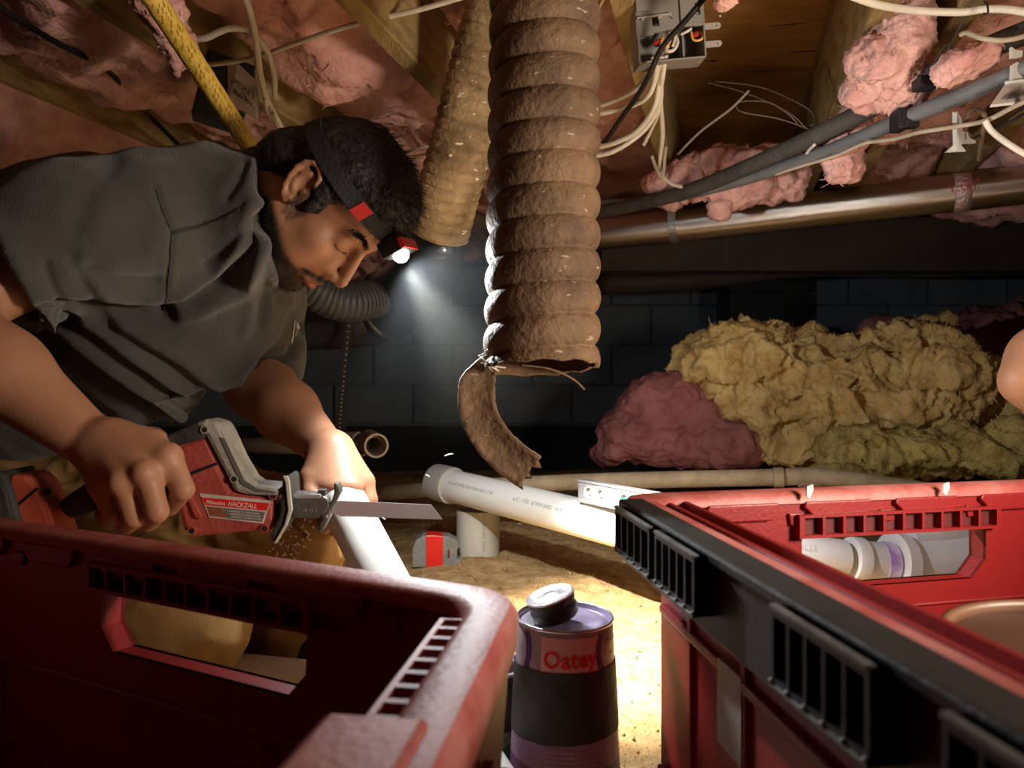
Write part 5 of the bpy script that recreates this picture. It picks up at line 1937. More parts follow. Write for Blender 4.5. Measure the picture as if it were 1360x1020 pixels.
n1 = fbm(loc, 60, 3) * .5
ja = ss(-.045, -.070, z + .25 * x + .012 * n1 - .0) * ss(-.02, .0, x + .02)              # jaw line
jaw = ss(.016, -.004, z + .052 + .75 * (x - .02) * 0 + np.clip(.055 - x, 0, .08) * -.35 + .008 * n1)
cheek_line = -.048 - .35 * np.clip(x - .0, 0, .07)
beard = ss(.010, -.010, z - cheek_line + .006 * n1) * ss(-.028, -.006, x) * ss(-.145, -.125, z)
chin = ss(-.086, -.094, z) * ss(.035, .05, x)
must = np.exp(-((z + .0605 + .22 * np.abs(y)) / .0062) ** 2) * ss(.070, .082, x) * ss(.038, .028, np.abs(y))
mouthfree = np.exp(-(((z + .076) / .014) ** 2 + (y / .026) ** 2)) * ss(.07, .085, x)
beard = np.clip(np.maximum(beard * (1 - .85 * mouthfree), chin), 0, 1)
cheekbare = np.exp(-(((x - .075) / .03) ** 2 + ((z + .052) / .018) ** 2)) * (np.abs(y) > .022)
beard = beard * (1 - .6 * cheekbare)
sideb = ss(.0, .008, x - .004) * ss(.034, .024, x) * ss(-.055, -.03, z) * ss(.03, .01, z) * (np.abs(y) > .05) * .8
dark = np.maximum.reduce([np.clip(beard * (1.0 + .35 * n1), 0, 1), must, sideb]) * near
lips = (np.exp(-((z + .0690) / .0042) ** 2) + np.exp(-((z + .0795) / .0052) ** 2)) * ss(.024, .018, np.abs(y)) * ss(.088, .094, x) * near
lips = np.clip(lips, 0, 1) * (1 - must)
me = np_mesh('person', V, Q)
att = me.color_attributes.new('tone', 'FLOAT_COLOR', 'POINT')
colr = np.zeros((len(V), 4), dtype=np.float32)
colr[:, 0] = dark; colr[:, 1] = lips; colr[:, 3] = 1
att.data.foreach_set('color', colr.ravel())
skin = mat('skin', (.36, .165, .090), .5, col2=(.47, .235, .135), var=.3, scale=18, bump=.12, bscale=420, sss=.12, spec=.4)
nt = skin.node_tree; bs = nt.nodes['Principled BSDF']
at = nt.nodes.new('ShaderNodeAttribute'); at.attribute_name = 'tone'
sp_ = nt.nodes.new('ShaderNodeSeparateColor'); nt.links.new(at.outputs['Color'], sp_.inputs[0])
ml = nt.nodes.new('ShaderNodeMixRGB'); ml.inputs[2].default_value = (.42, .13, .10, 1)
nt.links.new(sp_.outputs[1], ml.inputs[0]); nt.links.new(nt.nodes[skin['ramp']].outputs[0], ml.inputs[1])
md_ = nt.nodes.new('ShaderNodeMixRGB'); md_.inputs[2].default_value = (.030, .018, .012, 1)
nt.links.new(sp_.outputs[0], md_.inputs[0]); nt.links.new(ml.outputs[0], md_.inputs[1]); nt.links.new(md_.outputs[0], bs.inputs['Base Color'])
man = link('person', me, skin, smooth=True, label='man in a grey t-shirt and head lamp cutting a white pipe with a red saw', cat='person')
print('body verts', len(V))
N = normals(V, Q)
hairm = mat('black_hair', (.010, .009, .010), .55, col2=(.022, .020, .022), var=.2, scale=40, bump=.8, bscale=150, spec=.35)


def spikes(name, P0, D, L, w, m_, parent, bend=.3):
    tv, tf = [], []
    for p, d, l in zip(P0, D, L):
        sdv = np.cross(d, rng.normal(size=3)); sdv /= np.linalg.norm(sdv) + 1e-9
        t2 = np.cross(d, sdv)
        bd = rng.normal(size=3) * l * bend
        k = len(tv)
        for t in (0, .5):
            ww = w * (1 - t * .6)
            c_ = p + d * l * t + bd * t * t
            tv += [c_ + sdv * ww, c_ - sdv * .5 * ww + t2 * .87 * ww, c_ - sdv * .5 * ww - t2 * .87 * ww]
        tv.append(p + d * l + bd)
        for q in range(3):
            a, b = k + q, k + (q + 1) % 3
            tf += [[a, b, b + 3], [a, b + 3, a + 3], [a + 3, b + 3, k + 6]]
    return link(name, np_mesh(name, np.array(tv), np.array(tf)), m_, parent, kind='stuff')


def hw(v):                       # local direction to world
    return np.asarray(v) @ HR.T


# stubble
cand = np.argwhere(dark * (rng.random(len(V)) < .9) > .45).ravel()
cand = rng.choice(cand, min(5200, len(cand)), replace=False)
dn = N[cand] * .55 + hw([.15, 0, -.9]) + rng.normal(size=(len(cand), 3)) * .25
dn /= np.linalg.norm(dn, axis=1, keepdims=True)
spikes('beard', V[cand] - N[cand] * .0005, dn, .0035 + .003 * rng.random(len(cand)), .00028, hairm, man)
# brows
for s in (-1, 1):
    pts = []; ds = []
    for q in range(330):
        t_ = rng.random()
        yy = s * (.012 + .038 * t_)
        zz = .019 + .010 * math.sin(t_ * 2.4) + rng.normal() * .0016
        tgt = np.array(Hd(.2, yy, zz))
        i_ = None
        dlt = loc - np.array([0, yy, zz]); dlt[:, 0] = 0
        pts.append((yy, zz)); ds.append(t_)
    sel = near & (x > .06)
    idx_ = np.argwhere(sel).ravel(); L2 = loc[idx_][:, 1:]
    P0 = [];
    for yy, zz in pts:
        j_ = idx_[np.argmin(((L2 - np.array([yy, zz])) ** 2).sum(1) - 0.0 * 1)]
        P0.append(V[j_])
    P0 = np.array(P0)
    D_ = hw(np.stack([np.full(len(pts), .35), np.full(len(pts), s * 1.0), .25 - .5 * np.array(ds)], 1)) + rng.normal(size=(len(pts), 3)) * .12
    D_ /= np.linalg.norm(D_, axis=1, keepdims=True)
    spikes('eyebrow', P0, D_, np.full(len(pts), .0080), .0004, hairm, man, .12)
    # lashes along the lowered lid
    P0 = []; D_ = []
    for q in range(60):
        t_ = q / 59
        yy = s * (.019 + .026 * t_)
        p = Hd(.0875 - .010 * t_, yy, -.005 - .0015 * math.sin(t_ * 3.1))
        P0.append(tuple(p)); D_.append(hw([.7, s * (.2 + .4 * t_), -.7]))
    P0, D_ = np.array(P0), np.array(D_); D_ /= np.linalg.norm(D_, axis=1, keepdims=True)
    spikes('eyelashes', P0, D_, np.full(60, .0055), .00035, hairm, man, .1)

# hair cap
hs = SDF(tuple(HT - Vector((.16, .14, .16))), tuple(HT + Vector((.18, .14, .18))), .003)


def he(x, y, z, rx, ry, rz, k=.008, op='add'):
    hs.ell(tuple(Hd(x, y, z)), (rx * HS, ry * HS, rz * HS), HR, k, op)


he(-.001, 0, .036, .084, .080, .080)
he(.036, 0, .064, .062, .064, .048, .02)
he(.018, 0, .068, .068, .066, .050, .02)
hs.cap(tuple(Hd(.016, -.069, .02)), tuple(Hd(.022, -.066, -.012)), .010, .005, .01)
hs.cap(tuple(Hd(.016, .069, .02)), tuple(Hd(.022, .066, -.012)), .010, .005, .01)
hs.cap(tuple(Hd(-.058, -.03, -.01)), tuple(Hd(-.058, .03, -.01)), .032, .032, .02)
for s in (-1, 1): hs.cap(tuple(Hd(-.060, s * .03, -.02)), tuple(Hd(-.070, s * .022, -.062)), .030, .027, .02)
he(.10, 0, -.030, .065, .10, .082, .008, 'cut')                    # face
he(.075, -.078, .012, .042, .05, .040, .008, 'cut')                # temple
he(.075, .078, .012, .042, .05, .040, .008, 'cut')
for s in (-1, 1):
    he(-.004, s * .092, -.006, .024, .022, .033, .004, 'cut')      # round the ear
    he(-.020, s * .085, -.050, .035, .030, .035, .006, 'cut')
he(.040, 0, -.09, .085, .10, .066, .01, 'cut')
HVv, HQ = hs.mesh()
HN = normals(HVv, HQ)
hl = (HVv - np.array(HT)) @ HR / HS
dsp = .0025 * fbm(hl * np.array([1, 1, 1]), 26, 3, .6) + .0015 * fbm(hl * np.array([.5, 2.4, 1.2]), 90, 2, ridge=True)
HVv = HVv + HN * dsp[:, None]
hair = link('hair', np_mesh('hair', HVv, HQ), hairm, man, smooth=True, label='short black hair')
top = np.argwhere((hl[:, 2] > .0)).ravel()
pk = rng.choice(top, 3600)
up_ = np.clip((hl[pk, 2] - .03) / .09, 0, 1)[:, None]
gl = hw([.55, 0, .15]) * up_ + hw([-.1, 0, -.8]) * (1 - up_)
D_ = HN[pk] * (.16 + .12 * up_) + gl + rng.normal(size=(len(pk), 3)) * .16
D_ /= np.linalg.norm(D_, axis=1, keepdims=True)
spikes('hair_strands', HVv[pk] - HN[pk] * .002, D_, .007 + .012 * rng.random(len(pk)) * (.3 + .7 * up_[:, 0]), .0006, hairm, hair, .2)

# ---- shirt
sh = SDF((-.98, .70, .18), (-.12, 1.56, .88), .0045)


def sc_(a, b, ra, rb=None, k=.03, op='add'):
    sh.cap(tuple(a), tuple(b), ra, rb, k, op)


sc_(P(296, 300, 1.06), P(258, 335, 1.08), .098, .115, .03)
sc_(P(258, 335, 1.08), P(225, 372, 1.10), .125, .155, .04)
sc_(P(300, 400, 1.12), P(262, 470, 1.14), .095, .085, .05)
sc_(P(230, 390, 1.12), P(60, 430, 1.22), .150, .150, .05)
sc_(P(230, 470, 1.16), P(60, 490, 1.24), .090, .15, .05)
sc_(P(60, 490, 1.26), P(-40, 560, 1.34), .13, .13, .05)
sc_(P(190, 285, .99), P(275, 275, 1.02), .072, .080, .04)
sc_(P(185, 300, .965), P(95, 318, .92), .088, .084, .04)
sc_(P(95, 318, .92), P(-60, 388, .845), .083, .078, .03)
sc_(P(355, 330, 1.16), P(330, 400, 1.19), .085, .080, .04)
sc_(P(338, 385, 1.19), P(348, 470, 1.20), .072, .062, .03)
sc_(P(348, 470, 1.20), P(352, 520, 1.20), .058, .058, .03)
sc_(P(60, 320, 1.1), P(-70, 380, 1.15), .10, .13, .05)
sc_(P(130, 300, 1.08), P(20, 370, 1.12), .10, .11, .05)
sc_(NB + Vector((-.0, 0, 0)), Hd(-.01, 0, -.06), .0, .0, .001)
sc_(P(290, 300, 1.05), P(352, 292, 1.02), .094, .090, .02)
# openings: neck, near cuff, far cuff, hem
nd = (Hd(-.02, 0, -.04) - NB).normalized()
sh.halfbox(tuple(P(345, 290, .95)), (1, .06, .10), tuple(P(400, 260, 1.05)), .17, .002)
sc_(P(410, 305, 1.035), Hd(-.01, 0, -.05), .064, .058, .002, 'cut')
e0, e1 = P(5, 345, .86), P(48, 420, .86)
cd = (P(-60, 388, .845) - P(95, 318, .92)).normalized()
sh.halfbox(tuple(P(22, 382, .86)), tuple(cd + Vector((.0, 0, .15))), tuple(P(-60, 420, .80)), .155, .002)
sc_(P(30, 358, .88), P(-80, 410, .83), .050, .056, .002, 'cut')
sh.halfbox(tuple(P(375, 508, 1.2)), (.12, 0, -1), tuple(P(375, 560, 1.2)), .13, .002)
sc_(P(345, 475, 1.2), P(352, 560, 1.2), .050, .054, .002, 'cut')
SV, SQ = sh.mesh()
SV = relax(SV, SQ, 2, .5)
SN = normals(SV, SQ)
spx = 680 + 1000 * SV[:, 0] / SV[:, 1]
spy = 510 - 1000 * (SV[:, 2] - CZ) / SV[:, 1]


def seg(pl, w):
    """closeness (0..1) to a fold line drawn on the cloth"""
    best = np.full(len(SV), 1e9)
    for (x0, y0), (x1, y1) in zip(pl, pl[1:]):
        dx, dy = x1 - x0, y1 - y0
        t_ = np.clip(((spx - x0) * dx + (spy - y0) * dy) / (dx * dx + dy * dy), 0, 1)
        best = np.minimum(best, np.hypot(spx - x0 - t_ * dx, spy - y0 - t_ * dy))
    return np.exp(-(best / w) ** 2)


facing = (SN[:, 1] < .25)
disp = .0045 * fbm(SV, 9, 3) + .0018 * fbm(SV, 26, 2)
folds = [([(342, 290), (335, 330), (300, 372), (255, 405), (215, 418)], 9, -.018), ([(338, 270), (322, 320), (285, 362), (240, 392)], 10, .010),
         ([(348, 318), (345, 350), (318, 390), (270, 415), (225, 424)], 9, .009), ([(225, 422), (160, 418), (90, 414), (50, 420)], 9, -.030),
         ([(350, 340), (352, 380), (345, 430)], 8, -.007), ([(345, 335), (335, 380), (325, 440)], 8, .005), ([(330, 300), (300, 335), (275, 350)], 7, -.008),
         ([(205, 375), (150, 372), (120, 360)], 11, -.009), ([(130, 385), (170, 395), (215, 392)], 12, .007), ([(95, 345), (110, 375), (128, 400)], 7, -.006), ([(60, 350), (72, 385), (88, 412)], 6, -.006),
         ([(110, 335), (150, 342), (195, 338)], 10, .004), ([(60, 440), (120, 490), (190, 540), (240, 580)], 10, -.012), ([(90, 430), (150, 475), (220, 525), (290, 560)], 10, -.012), ([(75, 437), (135, 483), (205, 532), (262, 570)], 9, .010),
         ([(130, 430), (200, 475), (290, 540)], 10, -.010), ([(105, 428), (170, 475), (250, 530), (300, 560)], 9, .008), ([(30, 460), (90, 520), (150, 570)], 10, -.010), ([(370, 400), (390, 420), (380, 450), (352, 480), (330, 510)], 7, -.008),
         ([(408, 430), (385, 470), (356, 485)], 6, -.010), ([(160, 440), (240, 480), (310, 530)], 12, .006), ([(325, 215), (315, 240), (300, 262)], 7, -.006), ([(150, 215), (120, 250), (100, 300)], 16, -.005)]
for pl, w_, a_ in folds:
    disp += a_ * seg(pl, w_) * facing
# knife-edge seams
for pl in ([(206, 250), (216, 280), (228, 308), (224, 350), (220, 392), (216, 420)], [(228, 308), (262, 300), (295, 288), (325, 272)]):
    disp += -.0035 * seg(pl, 3.2) * facing + .0016 * seg([(a + 5, b + 3) for a, b in pl], 3.5) * facing
SV = SV + SN * disp[:, None]
SV = relax(SV, SQ, 1, .25)
shirtm = mat('grey_cotton', (.052, .050, .046), .95, col2=(.085, .081, .073), var=.25, scale=9, bump=.5, bscale=500, spec=.15)
shirtm.node_tree.nodes['Principled BSDF'].inputs['Sheen Weight'].default_value = .25
shirt = link('t_shirt', np_mesh('t_shirt', SV, SQ), shirtm, man, smooth=True, label='dark grey cotton t-shirt')
bvh = BVHTree.FromPolygons([Vector(v) for v in SV], [tuple(int(i) for i in q_) for q_ in SQ])
CAMP = Vector((0, 0, CZ))


def on_shirt(px, py, off=.001):
    d = (P(px, py, 1) - CAMP).normalized()
    h = bvh.ray_cast(CAMP, d)
    return (h[0] + h[1] * off * (1 if h[1].dot(d) < 0 else -1)) if h[0] else P(px, py, 1.0)


seamm = mat('seam_thread', (.035, .034, .032), .9)
for pl in ([(206, 252), (216, 280), (228, 308), (226, 350), (222, 392), (218, 416)], [(228, 308), (262, 300), (295, 288), (322, 274)], [(228, 311), (262, 303), (295, 291), (322, 277)]):
    pts = []
    for (x0, y0), (x1, y1) in zip(pl, pl[1:]):
        for k in range(8):
            pts.append(on_shirt(x0 + (x1 - x0) * k / 8, y0 + (y1 - y0) * k / 8))
    m = MB(); m.tube(pts, .0007, 6); m.build('seam', seamm, shirt, smooth=True)
# neck rib
m = MB()
ring = []
c0 = P(344, 296, 1.045); ax_ = (Vector((1, -.15, .12))).normalized()
uu = ax_.cross(Vector((0, 1, 0))).normalized(); vv_ = ax_.cross(uu)
# chest pocket print and small logo mark near the front
pk_ = [on_shirt(389, 452), on_shirt(399, 438), on_shirt(402, 424)]
m.tube([on_shirt(386, 456, .002), on_shirt(388, 440, .002), on_shirt(390, 425, .002)], .0012, 6)
m.tube([on_shirt(391, 446, .002), on_shirt(394, 436, .002), on_shirt(393, 428, .002), on_shirt(397, 436, .002)], .0014, 6)
m.build('chest_mark', mat('pale_print2', (.5, .48, .44), .6), shirt)

# ---- trousers and boots
tr = SDF((-1.05, .72, -.01), (-.20, 1.65, .55), .0055)


def tc_(a, b, ra, rb=None, k=.03, op='add'):
    tr.cap(tuple(a), tuple(b), ra, rb, k, op)


hipc = P(-50, 600, 1.42)
tc_(P(0, 540, 1.38), hipc, .10, .12)
k1 = P(392, 694, 1.10); k1.z = .205
tc_(hipc, k1, .12, .072)
s1 = Vector((k1.x - .03, k1.y + .04, .03))
tc_(k1, s1, .066, .05, .02)
k2 = P(245, 770, .98); k2.z = .105
tc_(hipc + Vector((0, -.1, -.06)), k2, .12, .082)
tc_(k2, k2 + Vector((-.34, .22, -.03)), .075, .055, .02)
TV, TQ = tr.mesh()
TV = relax(TV, TQ, 2, .5)
TN = normals(TV, TQ)
TV = TV + TN * (.006 * fbm(TV, 8, 3) + .005 * fbm(TV * np.array([1, 1, 1.6]), 16, 2, ridge=True))[:, None]
canvas = mat('tan_canvas', (.24, .135, .045), .9, col2=(.36, .22, .085), var=.25, scale=8, bump=.25, bscale=350, spec=.15)
trou = link('trousers', np_mesh('trousers', TV, TQ), canvas, man, smooth=True, label='tan canvas work trousers')
tb = BVHTree.FromPolygons([Vector(v) for v in TV], [tuple(int(i) for i in q_) for q_ in TQ])
chips = []
m = MB()
for q in range(70):
    px_, py_ = rng.uniform(358, 418), rng.uniform(675, 745)
    dv = (P(px_, py_, 1) - CAMP).normalized(); h = tb.ray_cast(CAMP, dv)
    if h[0]:
        c = h[0] - dv * .001; v = Vector(rng.normal(size=3)) * .0015
        m.tube([c - v, c + v], [.0006, .0009], 5)
m.build('clinging_shavings', MATS['shaving'], trou, kind='stuff')
pts = []
for k in range(9):
    px_, py_ = 383 + k * 3.4, 690 + k * 3.3
    dv = (P(px_, py_, 1) - CAMP).normalized(); h = tb.ray_cast(CAMP, dv)
    if h[0]: pts.append(h[0] - dv * .0006)
if len(pts) > 2:
    m = MB(); m.tube(pts, .0012, 6); m.build('seam', mat('seam_brown', (.10, .055, .02), .9), trou)
bt = SDF((-.62, .95, -.02), (-.10, 1.35, .16), .005)
f0 = Vector((k1.x - .02, k1.y + .03, .045))
bt.cap(tuple(f0 + Vector((-.09, .05, .0))), tuple(f0 + Vector((.10, -.02, -.012))), .046, .040, .02)
bt.cap(tuple(f0 + Vector((-.08, .05, .04))), tuple(f0 + Vector((-.03, .03, .05))), .045, .045, .03)
bt.half((0, 0, .003), (0, 0, -1))
BV_, BQ_ = bt.mesh()
link('boot', np_mesh('boot', BV_, BQ_), mat('boot_black', (.02, .018, .016), .5, col2=(.05, .045, .04), var=.2, scale=20, bump=.6, bscale=60), man, smooth=True, label='scuffed black work boot')

# ---- head lamp: a top-level thing worn on the head
t = thing('head_lamp', 'lit head lamp on a black strap with red marks worn on the man\'s forehead', 'head lamp')
strapm2 = mat('lamp_strap', (.012, .013, .018), .7, bump=.5, bscale=300)


def ringpt(a, z, off=.0, E=.0035):
    """round the head, a = 0 at the forehead, negative towards the near ear"""
    tilt = .030
    xx_ = .006 + (.090 + E + off) * math.cos(a); yy_ = (.080 + E + off) * math.sin(a)
    return Hd(xx_, yy_, .048 + .010 * math.cos(a) + z)


m = MB(); pr_ = None
rows = []
for k in range(72):
    a = 2 * math.pi * k / 72
    rows.append([m.bm.verts.new(ringpt(a, z, o_)) for z, o_ in ((-.011, .002), (.011, -.002), (.011, .0005), (-.011, .0045))])
for k in range(72):
    a_, b_ = rows[k], rows[(k + 1) % 72]
    for q in range(4):
        m.bm.faces.new((a_[q], a_[(q + 1) % 4], b_[(q + 1) % 4], b_[q]))
m.build('strap', strapm2, t, smooth=False)
lr = mat('lamp_red', (.60, .03, .03), .5)
m = MB(); rows = []
for k in range(7):
    a = -1.04 + .20 * k / 6
    rows.append([m.bm.verts.new(ringpt(a, z, .0055)) for z in (-.011, .011)])
for a_, b_ in zip(rows, rows[1:]): m.bm.faces.new((a_[0], a_[1], b_[1], b_[0]))
m.build('red_patch', lr, t)
LM = frame(Hd(.110, 0, .056), HL, HU)
if (LM.to_3x3() @ Vector((0, 0, 1))).dot(HF) < 0: LM = frame(Hd(.110, 0, .056), -HL, HU)
m = MB(); m.box((-.030, -.017, -.010), (.030, .017, .012), LM, bev=.005); m.build('lamp_body', mat('lamp_dark', (.02, .02, .022), .5), t, auto=50)
m = MB(); m.box((-.031, .012, -.004), (.031, .0185, .011), LM, bev=.002); m.build('red_bezel', lr, t)
m = MB(); m.lathe([(0, .0225), (.004, .0218), (.0075, .0195), (.0100, .016), (.0110, .012), (.0110, .008), (0, .008)], 28, LM)
m.build('lens', mat('lens_lit', (.9, .95, .9), .2, emit=((1, 1, .86), 60)), t, smooth=True)

# ================================================================ SAW
t = thing('reciprocating_saw', 'scuffed red and black one-handed cordless saw with a grey nose cutting the white pipe', 'saw')
SD = .845
sred = mat('saw_red', (.30, .040, .030), .5, col2=(.40, .085, .06), var=.2, scale=22, bump=.3, bscale=200)
sgrey = mat('saw_grey', (.22, .215, .19), .7, col2=(.40, .38, .33), var=.2, scale=26, bump=.5, bscale=140)
sblk = mat('saw_black', (.022, .021, .020), .65, col2=(.05, .048, .045), var=.2, scale=30, bump=.4, bscale=150)
SMx = frame(P(300, 640, SD), (1, .10, -.02), (0, 0, 1))
q_ = SD / 1000


def S2(pts): return [((x_ - 300) * q_, (640 - y_) * q_) for x_, y_ in pts]


m = MB(); m.plate(S2([(237, 590), (282, 577), (318, 648), (332, 652), (370, 657), (372, 690), (365, 700), (330, 702), (268, 708), (255, 700), (245, 662), (228, 625), (224, 602)]), [], -.024, .024, SMx)
o = m.build('housing', sred, t, bev=.006)
m = MB(); m.plate(S2([(241, 596), (280, 582), (293, 610), (256, 626)]), [], .0235, .0255, SMx); m.build('raised_panel', sred, t, bev=.001)
m = MB(); m.plate(S2([(211, 593), (233, 577), (262, 563), (276, 558), (284, 566), (283, 580), (240, 592), (232, 606), (238, 622), (226, 632), (220, 622)]), [], -.0265, .0265, SMx); m.build('rubber_back', sblk, t, bev=.004)
m = MB(); m.plate(S2([(266, 561), (280, 556), (298, 560), (306, 574), (320, 605), (337, 634), (346, 640), (376, 643), (377, 655), (332, 652), (318, 648), (310, 630), (294, 600), (282, 577)]), [], -.0275, .0275, SMx); m.build('grey_guard', sgrey, t, bev=.006)
m = MB(); m.plate(S2([(300, 578), (306, 580), (332, 634), (348, 644), (372, 648), (372, 650), (346, 648), (328, 638)]), [], .0268, .0285, SMx); m.build('guard_groove', mat('groove', (.10, .095, .08), .8), t)
m = MB(); m.plate(S2([(257, 627), (296, 611), (297, 614), (258, 631)]), [], .0240, .0262, SMx); m.build('vent_slot', MATS['slot_back'], t, bev=.0005)
m = MB(); m.plate(S2([(259, 652), (264, 651), (279, 680), (278, 684), (271, 682)]), [], .0240, .0275, SMx); m.build('grip_rib', sred, t, bev=.001)
for (x_, y_) in ((281, 569), (232, 590), (232, 622), (319, 632), (368, 654), (358, 696), (267, 699)):
    c = S2([(x_, y_)])[0]
    zt_ = .0285 if (x_, y_) in ((281, 569), (319, 632)) else .0265
    m = MB(); m.lathe([(0, zt_ - .004), (.0030, zt_ - .004), (.0030, zt_), (.0044, zt_), (.0046, zt_ - .004)], 16, SMx @ Matrix.Translation((c[0], c[1], 0)))
    sc0 = m.build('screw_boss', sgrey if zt_ > .028 else sred, t, auto=40)
    m = MB(); m.lathe([(0, zt_ + .0002), (.0031, zt_ + .0002), (.0031, zt_ - .002), (0, zt_ - .002)], 14, SMx @ Matrix.Translation((c[0], c[1], 0))); m.build('screw_hole', MATS['slot_back'], sc0)
# label
m = MB(); m.plate(S2([(275, 651), (365, 660), (356, 690), (288, 682)]), [], .0242, .0250, SMx); m.build('label_sheet', mat('label_white', (.42, .36, .32), .5, col2=(.58, .52, .48), var=.2, scale=60), t)
m = MB(); m.plate(S2([(277.5, 656), (363, 663.5), (360, 673), (283, 666)]), [], .0246, .0253, SMx); m.build('label_red', mat('label_red', (.62, .02, .015), .45), t)
m = MB(); m.plate(S2([(304, 669.5), (358, 675), (354, 687.5), (312, 683)]), [], .0246, .0253, SMx); m.build('label_grey', mat('label_grey', (.13, .125, .12), .5), t)
m = MB(); m.plate(S2([(284, 667.5), (303, 669.5), (311, 682.5), (289, 680)]), [], .0246, .0253, SMx); m.build('label_worn', mat('label_worn', (.22, .07, .03), .6), t)
o_ = SMx @ Vector((*S2([(284, 664.2)])[0], .0256)); xd_ = SMx.to_3x3() @ Vector((86, -7.8, 0))
fn = planefn(o_, xd_, SMx.to_3x3() @ Vector((0, 1, 0)))
wp = mat('white_print', (.80, .72, .68), .5)
lettering('Milwaukee', .0062, fn, wp, t, shear=.25, sx=.75)
o_ = SMx @ Vector((*S2([(311, 666.8)])[0], .0256)); fn = planefn(o_, xd_, SMx.to_3x3() @ Vector((0, 1, 0)))
lettering('HACKZALL', .0072, fn, wp, t, shear=.25, sx=.85)
for k in range(3):
    o_ = SMx @ Vector((*S2([(312 + 1.5 * k, 674.5 + 3.6 * k)])[0], .0256)); fn = planefn(o_, xd_, SMx.to_3x3() @ Vector((0, 1, 0)))
    lettering('WARNING TO REDUCE RISK', .0026, fn, wp, t, sx=1.0)
# foot (shoe plate)
m = MB(); m.plate(S2([(380, 630), (386, 627), (389, 632), (391, 655), (392, 672), (386, 690), (378, 706), (371, 713), (366, 710), (370, 695), (377, 678), (379, 655)]), [], -.030, .030, SMx); m.build('shoe_plate', sblk, t, bev=.003)
m = MB(); m.plate(S2([(381, 627), (387, 627), (389.5, 634), (392, 655), (394, 671), (388, 690), (375, 714), (371, 714), (384, 690), (388.5, 671), (386.5, 655), (384.5, 636)]), [], .028, .033, SMx); m.build('shoe_edge', mat('shoe_light', (.50, .48, .40), .6), t, bev=.001)
# nose, clamp jaw, blade
nosem = mat('nose_metal', (.16, .155, .145), .45, metal=.7, bump=.3, bscale=200)
m = MB(); m.plate(S2([(388, 652), (424, 653), (436, 660), (437, 672), (428, 686), (388, 686)]), [], -.012, .012, SMx); m.build('nose', nosem, t, bev=.003)
m = MB(); m.box((*S2([(390, 659)])[0], .010), (*S2([(426, 654)])[0], .0135), SMx, bev=.001); m.build('nose_top', mat('nose_light', (.5, .5, .48), .35, metal=.6), t)
m = MB(); m.plate(S2([(442, 640), (446, 638), (451, 644), (452, 652), (446, 664), (440, 674), (438, 686), (430, 702), (424, 706), (425, 694), (427, 682), (432, 672), (440, 662), (443, 652)]), [], -.009, .011, SMx); m.build('clamp_jaw', nosem, t, bev=.002)
m = MB(); m.lathe([(0, .014), (.004, .013), (.0048, .011), (0, .011)], 18, SMx @ Matrix.Translation((*S2([(432, 684)])[0], 0))); m.build('pivot_pin', nosem, t, smooth=True)
m = MB(); m.box((*S2([(421, 656)])[0], -.008), (*S2([(431, 649)])[0], .008), SMx, bev=.001); m.build('lever', sblk, t)
lettering('18 19 V', .0055, planefn(SMx @ Vector((*S2([(402, 677)])[0], .0123)), SMx.to_3x3() @ Vector((1, 0, 0)), SMx.to_3x3() @ Vector((0, 1, 0))), mat('etched', (.42, .42, .40), .4, metal=.5), t)
blm = mat('blade_steel', (.42, .41, .45), .38, metal=.45, col2=(.52, .44, .44), var=.12, scale=14, bump=.15, stretch=(1, 1, 1))
pts = [(436, 667), (450, 664), (572, 669), (587, 688), (586, 689.5)]
x_ = 584
bottom = []
k = 0
while x_ > 448:
    bottom.append((x_, 689.6 - (587 - x_) * .028 - (0 if k % 2 else 1.3))); x_ -= 1.6; k += 1
m = MB(); m.plate(S2(pts + bottom + [(436, 681)]), [], .0005, .0018, SMx); m.build('blade', blm, t)
# battery and rear of the grip
m = MB(); m.plate(S2([(226, 600), (232, 640), (222, 660), (180, 668), (150, 672), (110, 690), (92, 668), (130, 640), (180, 610)]), [], -.017, .017, SMx); m.build('grip', sblk, t, bev=.008)
m = MB(); m.plate(S2([(44, 628), (66, 630), (78, 644), (92, 672), (106, 716), (60, 730), (48, 700), (38, 660)]), [], -.026, .026, SMx); m.build('rear_housing', mat('rear_red', (.36, .05, .025), .5, col2=(.46, .10, .05), var=.2, scale=22, bump=.3), t, bev=.005)
m = MB(); m.plate(S2([(52, 668), (78, 645), (80, 647), (54, 671)]), [], .0245, .0268, SMx); m.build('vent_slot', MATS['slot_back'], t)
m = MB(); m.plate(S2([(6, 648), (14, 634), (40, 622), (52, 648), (66, 700), (70, 735), (24, 735), (10, 690)]), [], -.036, .036, SMx); bat = m.build('battery', sblk, t, bev=.006)
m = MB(); m.plate(S2([(12, 650), (20, 646), (30, 690), (40, 735), (28, 735), (15, 690)]), [], .034, .038, SMx); m.build('battery_edge', mat('bat_grey', (.10, .10, .09), .6), bat, bev=.001)
m = MB(); m.plate(S2([(22, 652), (31, 648), (40, 671), (32, 676)]), [S2([(24.5, 653.5), (30, 651), (37.5, 670), (33, 673)])], .0355, .0385, SMx); m.build('battery_window', mat('bat_white', (.55, .52, .48), .5), bat)
m = MB(); m.plate(S2([(24.5, 653.5), (30, 651), (33, 660), (28, 662)]), [], .0355, .0375, SMx); m.build('battery_mark', mat('bat_red', (.55, .05, .03), .5), bat)
m = MB(); m.plate(S2([(34, 682), (41, 678), (46, 700), (38, 702)]), [], .0355, .0375, SMx); m.build('battery_mark', MATS['bat_red'], bat)
m = MB(); m.lathe([(0, .0275), (.0035, .0275), (.004, .025)], 14, SMx @ Matrix.Translation((*S2([(90, 650)])[0], 0))); m.build('screw_hole', MATS['slot_back'], t)

